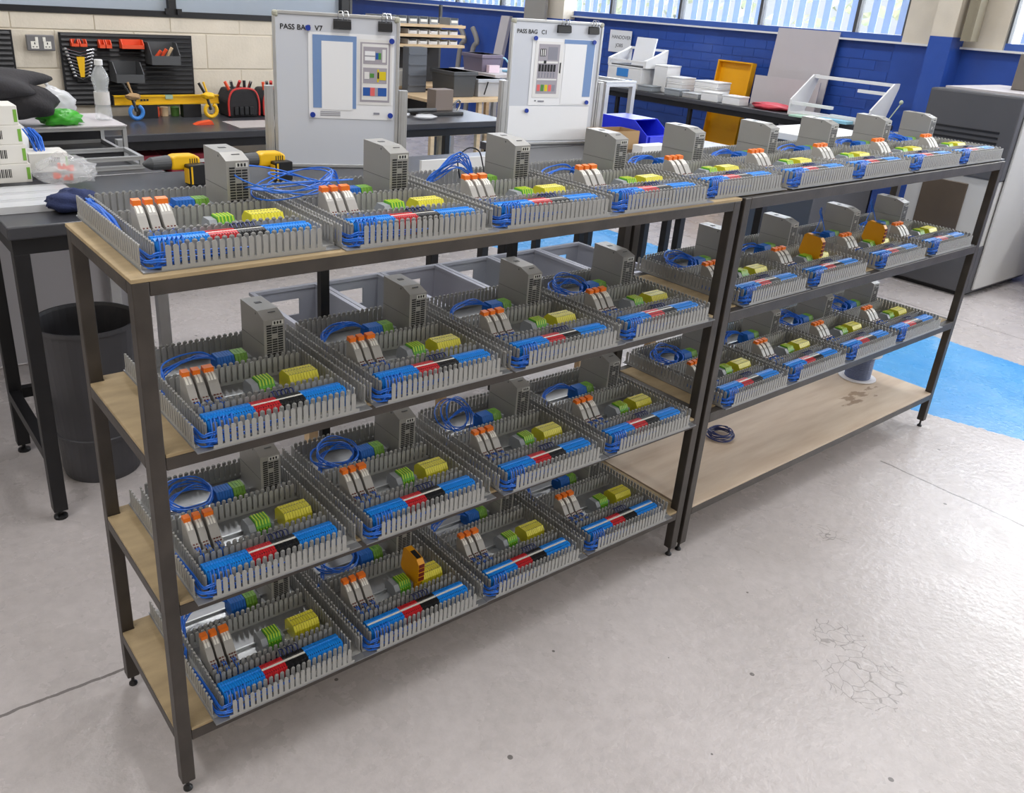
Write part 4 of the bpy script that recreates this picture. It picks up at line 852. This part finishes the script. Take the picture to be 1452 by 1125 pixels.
for x, y in ((4.68, 4.92), (5.3, 4.92), (4.68, 5.54), (5.3, 5.54)): obj('leg', B(x, x+.04, y, y+.04, 0, .885), M['alu'], t)
lidcrate('mauve grey case on the distant white table', 4.7, 4.93, 5.15, 5.45, .911, 1.06, M['purple']); tag(obj('blue_sheet', B(4.98, 5.32, 4.95, 5.2, .911, .93), M['cyan'], bevel=.004), 'pale blue folded sheet on the distant white table', 'sheet'); tag(obj('pink_note', B(4.74, 4.86, 5.09, 5.13, .911, .975), mat('pale_pink', 'e8d3df', .6)), 'pale pink box in front of the mauve case', 'box')
tag(obj('cable_loop', MB().tube(spline([(4.95, 5.3, .94), (5.0, 5.32, 1.01), (5.1, 5.32, 1.02), (5.16, 5.3, .95)], 6), .008, 8), M['cyan']), 'pale blue cable loop on the distant white table', 'cable')
tag(obj('leaning_plank', MB().add([(6.02, 6.72, 0), (6.02, 6.87, 0), (6.29, 6.87, 1.36), (6.29, 6.72, 1.36), (6.07, 6.72, 0), (6.07, 6.87, 0), (6.335, 6.87, 1.36), (6.335, 6.72, 1.36)], [(0, 1, 2, 3), (4, 7, 6, 5), (0, 3, 7, 4), (1, 5, 6, 2), (3, 2, 6, 7), (0, 4, 5, 1)]), M['foamw']), 'long pale plank leaning on the blue wall', 'plank')
for k, y in enumerate((7.25, 7.5)): tag(obj('grey_hose', MB().tube(spline([(6.2, y+.1, 0), (6.25, y+.08, .9), (6.27, y+.02, 1.05), (6.27, y+.12, 1.2)], 6), .03, 10), mat('hose_grey', '8e8a86', .6)), ['left curved grey hose against the far blue wall', 'right curved grey hose against the far blue wall'][1-k], 'hose')
# things on the tool bench right end
tag(obj('brown_tin', B(2.95, 3.09, 3.38, 3.48, ZT+.02, ZT+.15), M['bronzebox'], bevel=.003), 'square brown tin on the tool bench right of the V7 board', 'tin')
t = thing('bench_vice', 'black metal vice base under the brown tin', 'vice', (0, 0, 0)); obj('base', B(2.78, 3.12, 3.3, 3.5, ZT, ZT+.02), M['tblack'], t, bevel=.004); obj('screw', MB().tube([(2.72, 3.36, ZT+.03), (2.94, 3.36, ZT+.03)], .012, 10), M['dgrey'], t); obj('handle', MB().tube(spline([(3.1, 3.42, ZT+.04), (3.15, 3.4, ZT+.08), (3.16, 3.4, ZT+.05), (3.14, 3.4, ZT+.012)], 5), .007, 6), M['chrome'], t)
for k, (x, y) in enumerate(((2.62, 3.32), (2.75, 3.2))): tag(obj('clear_packet', MB().blob((x, y, ZT+.014), (.08, .05, .014), 16, 8, .2, k, ZT, 2), M['film2'], smooth=True), ['left clear packet on the tool bench', 'right clear packet on the tool bench'][k], 'packet')

# ================================================================== RIGHT BENCH
ZR = .8555
def enclosure(label, x0, x1, y0, y1, z0, z1, m='white', group=None):
    t = thing('enclosure_box', label, 'enclosure', (0, 0, 0), 0, group); obj('housing', B(x0, x1, y0, y1, z0, z1-.012), M[m], t, bevel=.004); obj('lid', B(x0-.003, x1+.003, y0-.003, y1+.003, z1-.012, z1), M[m], t, bevel=.003); return t
e = enclosure('large grey white enclosure at the left of the right bench', 5.78, 6.05, 4.2, 4.62, ZR, 1.04); obj('blue_film', boxes((5.775, 5.78, 4.36, 4.5, .95, 1.02), (5.775, 5.78, 4.3, 4.38, .87, .93)), mat('blue_film', '3c86cf', .3), e)
t = thing('open_frame', 'open white metal frame on the large enclosure', 'frame', (0, 0, 0))
for a in ((5.78, 6.06, 4.16, 4.19, 1.041, 1.15), (5.78, 6.06, 4.6, 4.63, 1.041, 1.15)): obj('side', MB().prism([(a[0], 1.041), (a[1], 1.041), (a[1], 1.2), (a[0]+.18, 1.16), (a[0], 1.1)], 'y', a[2], a[3]), M['white'], t)
obj('bar', B(5.78, 5.8, 4.19, 4.6, 1.075, 1.095), M['white'], t); obj('bar', B(6.04, 6.06, 4.19, 4.6, 1.18, 1.2), M['white'], t); obj('tray', B(5.8, 6.04, 4.19, 4.6, 1.041, 1.05), M['dgrey'], t)
tag(obj('upright_sheet', MB().prism([(5.88, 1.051), (5.9, 1.051), (5.94, 1.29), (5.92, 1.29)], 'y', 4.2, 4.43), M['paper']), 'upright white sheet standing in the open frame', 'paper')
enclosure('white enclosure right of the large one', 5.88, 6.06, 3.99, 4.14, ZR, 1.08, 'white')
for k, (y0, y1, zt, xa) in enumerate(((3.8, 3.97, 1.06, 5.87), (3.42, 3.66, 1.03, 5.87))):
    for q in range(3): enclosure(('%s white tray of the %s stack on the right bench' % (('lowest', 'middle', 'top')[q], ('left', 'right')[k])), xa, xa+.18, y0, y1, ZR+q*.048, ZR+q*.048+.047, 'white', 'white trays on the right bench')
for k, (y, m) in enumerate(((4.02, 'tgrey'), (3.7, 'tgrey'), (3.5, 'alu'), (3.3, 'white'), (3.08, 'white'))): enclosure('low box on the right bench front, %s from the left' % ordn[k], 5.735, 5.86, y, y+.17, ZR, ZR+(.05, .055, .045, .075, .07, .06)[k], m, 'low boxes along the right bench front')
tag(obj('red_sheet', MB().blob((5.88, 2.86, ZR+.02), (.12, .17, .03), 24, 10, .2, 61, ZR, 2), M['redbag'], smooth=True), 'crumpled red plastic sheet on the right bench', 'plastic sheet')
t = thing('chassis_frame', 'white angled metal chassis frame on the right bench', 'chassis', (0, 0, 0))
for y in (2.62, 1.97): obj('side_plate', MB().prism([(5.74, ZR+.02), (5.95, ZR+.02), (6.06, ZR+.26), (6.06, ZR+.29), (5.99, ZR+.29), (5.74, ZR+.11)], 'y', y, y+.012), M['white'], t)
for (x, z, a, b) in ((6.0, ZR+.265, 1.98, 2.62), (5.745, ZR+.075, 2.28, 2.62), (5.745, ZR+.022, 1.98, 2.28), (6.0, ZR+.2, 1.98, 2.25)): obj('bar', B(x, x+.03, a, b, z, z+.022), M['white'], t)
obj('base', B(5.74, 5.95, 1.97, 2.632, ZR, ZR+.02), M['white'], t)
for k, (y, m, z) in enumerate(((2.42, 'grn2', .012), (2.2, 'cyan', .02))): tag(obj('folder', B(5.62+.02*k, 5.735, y-.12, y+.12, ZR, ZR+z), M[m]), ['pale green folder on the right bench edge', 'pale blue folder on the right bench edge'][k], 'folder')
t = thing('yellow_trough', 'tall yellow metal door panel leaning on the blue wall', 'panel', (6.15, 3.35, .005)); t.rotation_euler = (0, .09, 0)
obj('back', B(.0, .012, 0, .36, 0, 1.16), M['yelp'], t); obj('flange', B(-.05, 0, 0, .012, 0, 1.16), M['yelp'], t); obj('flange', B(-.05, 0, .348, .36, 0, 1.16), M['yelp'], t); obj('flange', B(-.05, 0, .012, .348, 1.148, 1.16), M['yelp'], t)
for k, (x, a, b, z1) in enumerate(((6.2, 2.68, 3.24, 1.46), (6.12, 2.66, 3.27, 1.08))):
    t = thing('grey_board', ['taller grey board leaning behind the right bench', 'shorter grey board leaning in front of the taller one'][k], 'board', (x, a, .0)); t.rotation_euler = (0, math.atan((.13, .05)[k]/z1), 0); obj('board', B(-.012, 0, 0, b-a, .02, z1), M['foamw'], t)
sg = thing('wall_sign', 'white paper sign reading HANDOVER JOBS on the blue wall', 'sign', (XW-.003, 5.19, 1.115), -PI/2)
obj('paper', B(0, .295, -.002, 0, 0, .205), M['paper'], sg)
for tx, x, z in (('HANDOVER', .03, .125), ('JOBS', .095, .05)):
    o = obj('lettering', text_mesh(tx, .047, mat('sign_ink', '2c2d34', .7), 'lettering', 0), None, sg); o.location = (x, -.0026, z); o.rotation_euler = (PI/2, 0, 0)
tag(obj('sensor_stalk', MB().tube([(5.95, 1.96, ZR), (6.0, 1.9, ZR+.16)], .004, 6).blob((6.0, 1.9, ZR+.17), (.014, .014, .016), 12, 8, 0), mat('stalk_green', 'c3cdb4', .5)), 'thin stalk with a pale knob at the right bench end', 'stalk')
for k, (x0, x1, y0, y1) in enumerate(((4.35, 5.0, 1.45, 1.95),)):
    t = thing('grey_cabinet', 'low grey cabinet with white lid beyond the right rack', 'cabinet', (0, 0, 0)); obj('carcass', B(x0, x1, y0, y1, 0, .86), M['mach'], t, bevel=.004); obj('lid', B(x0-.01, x1+.01, y0-.01, y1+.01, .86, .9), M['white'], t, bevel=.004)

# ================================================================== MACHINE, CHAIR, FLOOR ITEMS
t = thing('plotter_machine', 'big dark grey machine with vent slots beyond the right rack', 'machine', (0, 0, 0))
obj('upper_body', B(5.2, 6.05, .8, 1.34, .72, 1.2), M['mach'], t, bevel=.012); obj('middle_body', B(5.215, 6.05, .805, 1.335, .33, .72), M['machl'], t); obj('lower_body', B(5.2, 6.05, .8, 1.34, .03, .33), M['mach'], t, bevel=.008); obj('plinth', B(5.24, 6.0, .84, 1.3, 0, .03), M['black'], t)
obj('side_panel', MB().prism([(5.26, .05), (6.04, .05), (6.04, 1.16), (5.26, 1.16)], 'y', .785, .8), M['machl'], t, bevel=.006)
obj('smoked_door', B(5.205, 5.215, .97, 1.24, .35, .68), M['bronze'], t, bevel=.003)
for k in range(3): obj('vent_slot', B(5.196, 5.2, .88, 1.29, .925+k*.03, .937+k*.03), M['tblack'], t)
obj('lid_strip', B(5.3, 6.05, .8, 1.3, 1.2, 1.212), M['foamw'], t)
tag(obj('grey_case_top', B(5.6, 6.04, .86, 1.05, 1.2125, 1.42), mat('case_taupe', '6e6862', .6), bevel=.006), 'tall taupe case standing on the dark machine', 'case')
t = thing('office_chair', 'blue office chair partly cut by the right edge', 'chair', (5.95, .45, 0))
obj('seat', B(-.24, .24, -.24, .24, .42, .5), M['chair'], t, bevel=.03); obj('backrest', B(.2, .27, -.22, .22, .55, 1.0), M['chair'], t, bevel=.03); obj('column', MB().lathe([(.03, .08), (.03, .42)], n=14), M['black'], t); obj('back_bar', B(.24, .265, -.03, .03, .42, .6), M['black'], t)
for k in range(5):
    a = k*2*PI/5+2.6; c, s_ = math.cos(a), math.sin(a)
    obj('base_arm', MB().tube([(0, 0, .1), (.28*c, .28*s_, .075)], [.03, .02], 8), M['black'], t); obj('castor', MB().lathe([(.026, -.018), (.03, -.01), (.03, .01), (.026, .018)], (.29*c, .29*s_, .03), 14, 'y'), M['black'], t)
t = thing('wire_reel', 'white flanged reel of grey blue wire on the bottom board', 'wire reel', (2.99, .285, Z2[3]+.0012))
obj('flange', MB().lathe([(.075, 0), (.075, .004), (.02, .004)], n=32), M['reelw'], t); obj('flange', MB().lathe([(.075, .112), (.075, .116), (.02, .116)], n=32), M['reelw'], t); wd = MB()
for k in range(14): wd.tube([(.048*math.cos(2*PI*q/20), .048*math.sin(2*PI*q/20), .008+k*.0074) for q in range(21)], .0042, 6)
wd.lathe([(.047, .004), (.047, .112)], n=24); obj('wound_wire', wd, mat('wire_greyblue', '5d6a8c', .5), t)
cl = MB(); rd = random.Random(8)
for k in range(9):
    r = .042+rd.uniform(-.008, .008); c = (2.02+rd.uniform(-.004, .004), .25+rd.uniform(-.004, .004)); cl.tube([(c[0]+r*1.1*math.cos(2*PI*q/28), c[1]+r*math.sin(2*PI*q/28), Z2[3]+.0035+.0026*k+.003*math.sin(q*.5+k)) for q in range(29)], .0019, 6)
tag(obj('cable_coil', cl, M['wnavy']), 'coil of dark blue cable on the empty bottom board', 'cable coil')
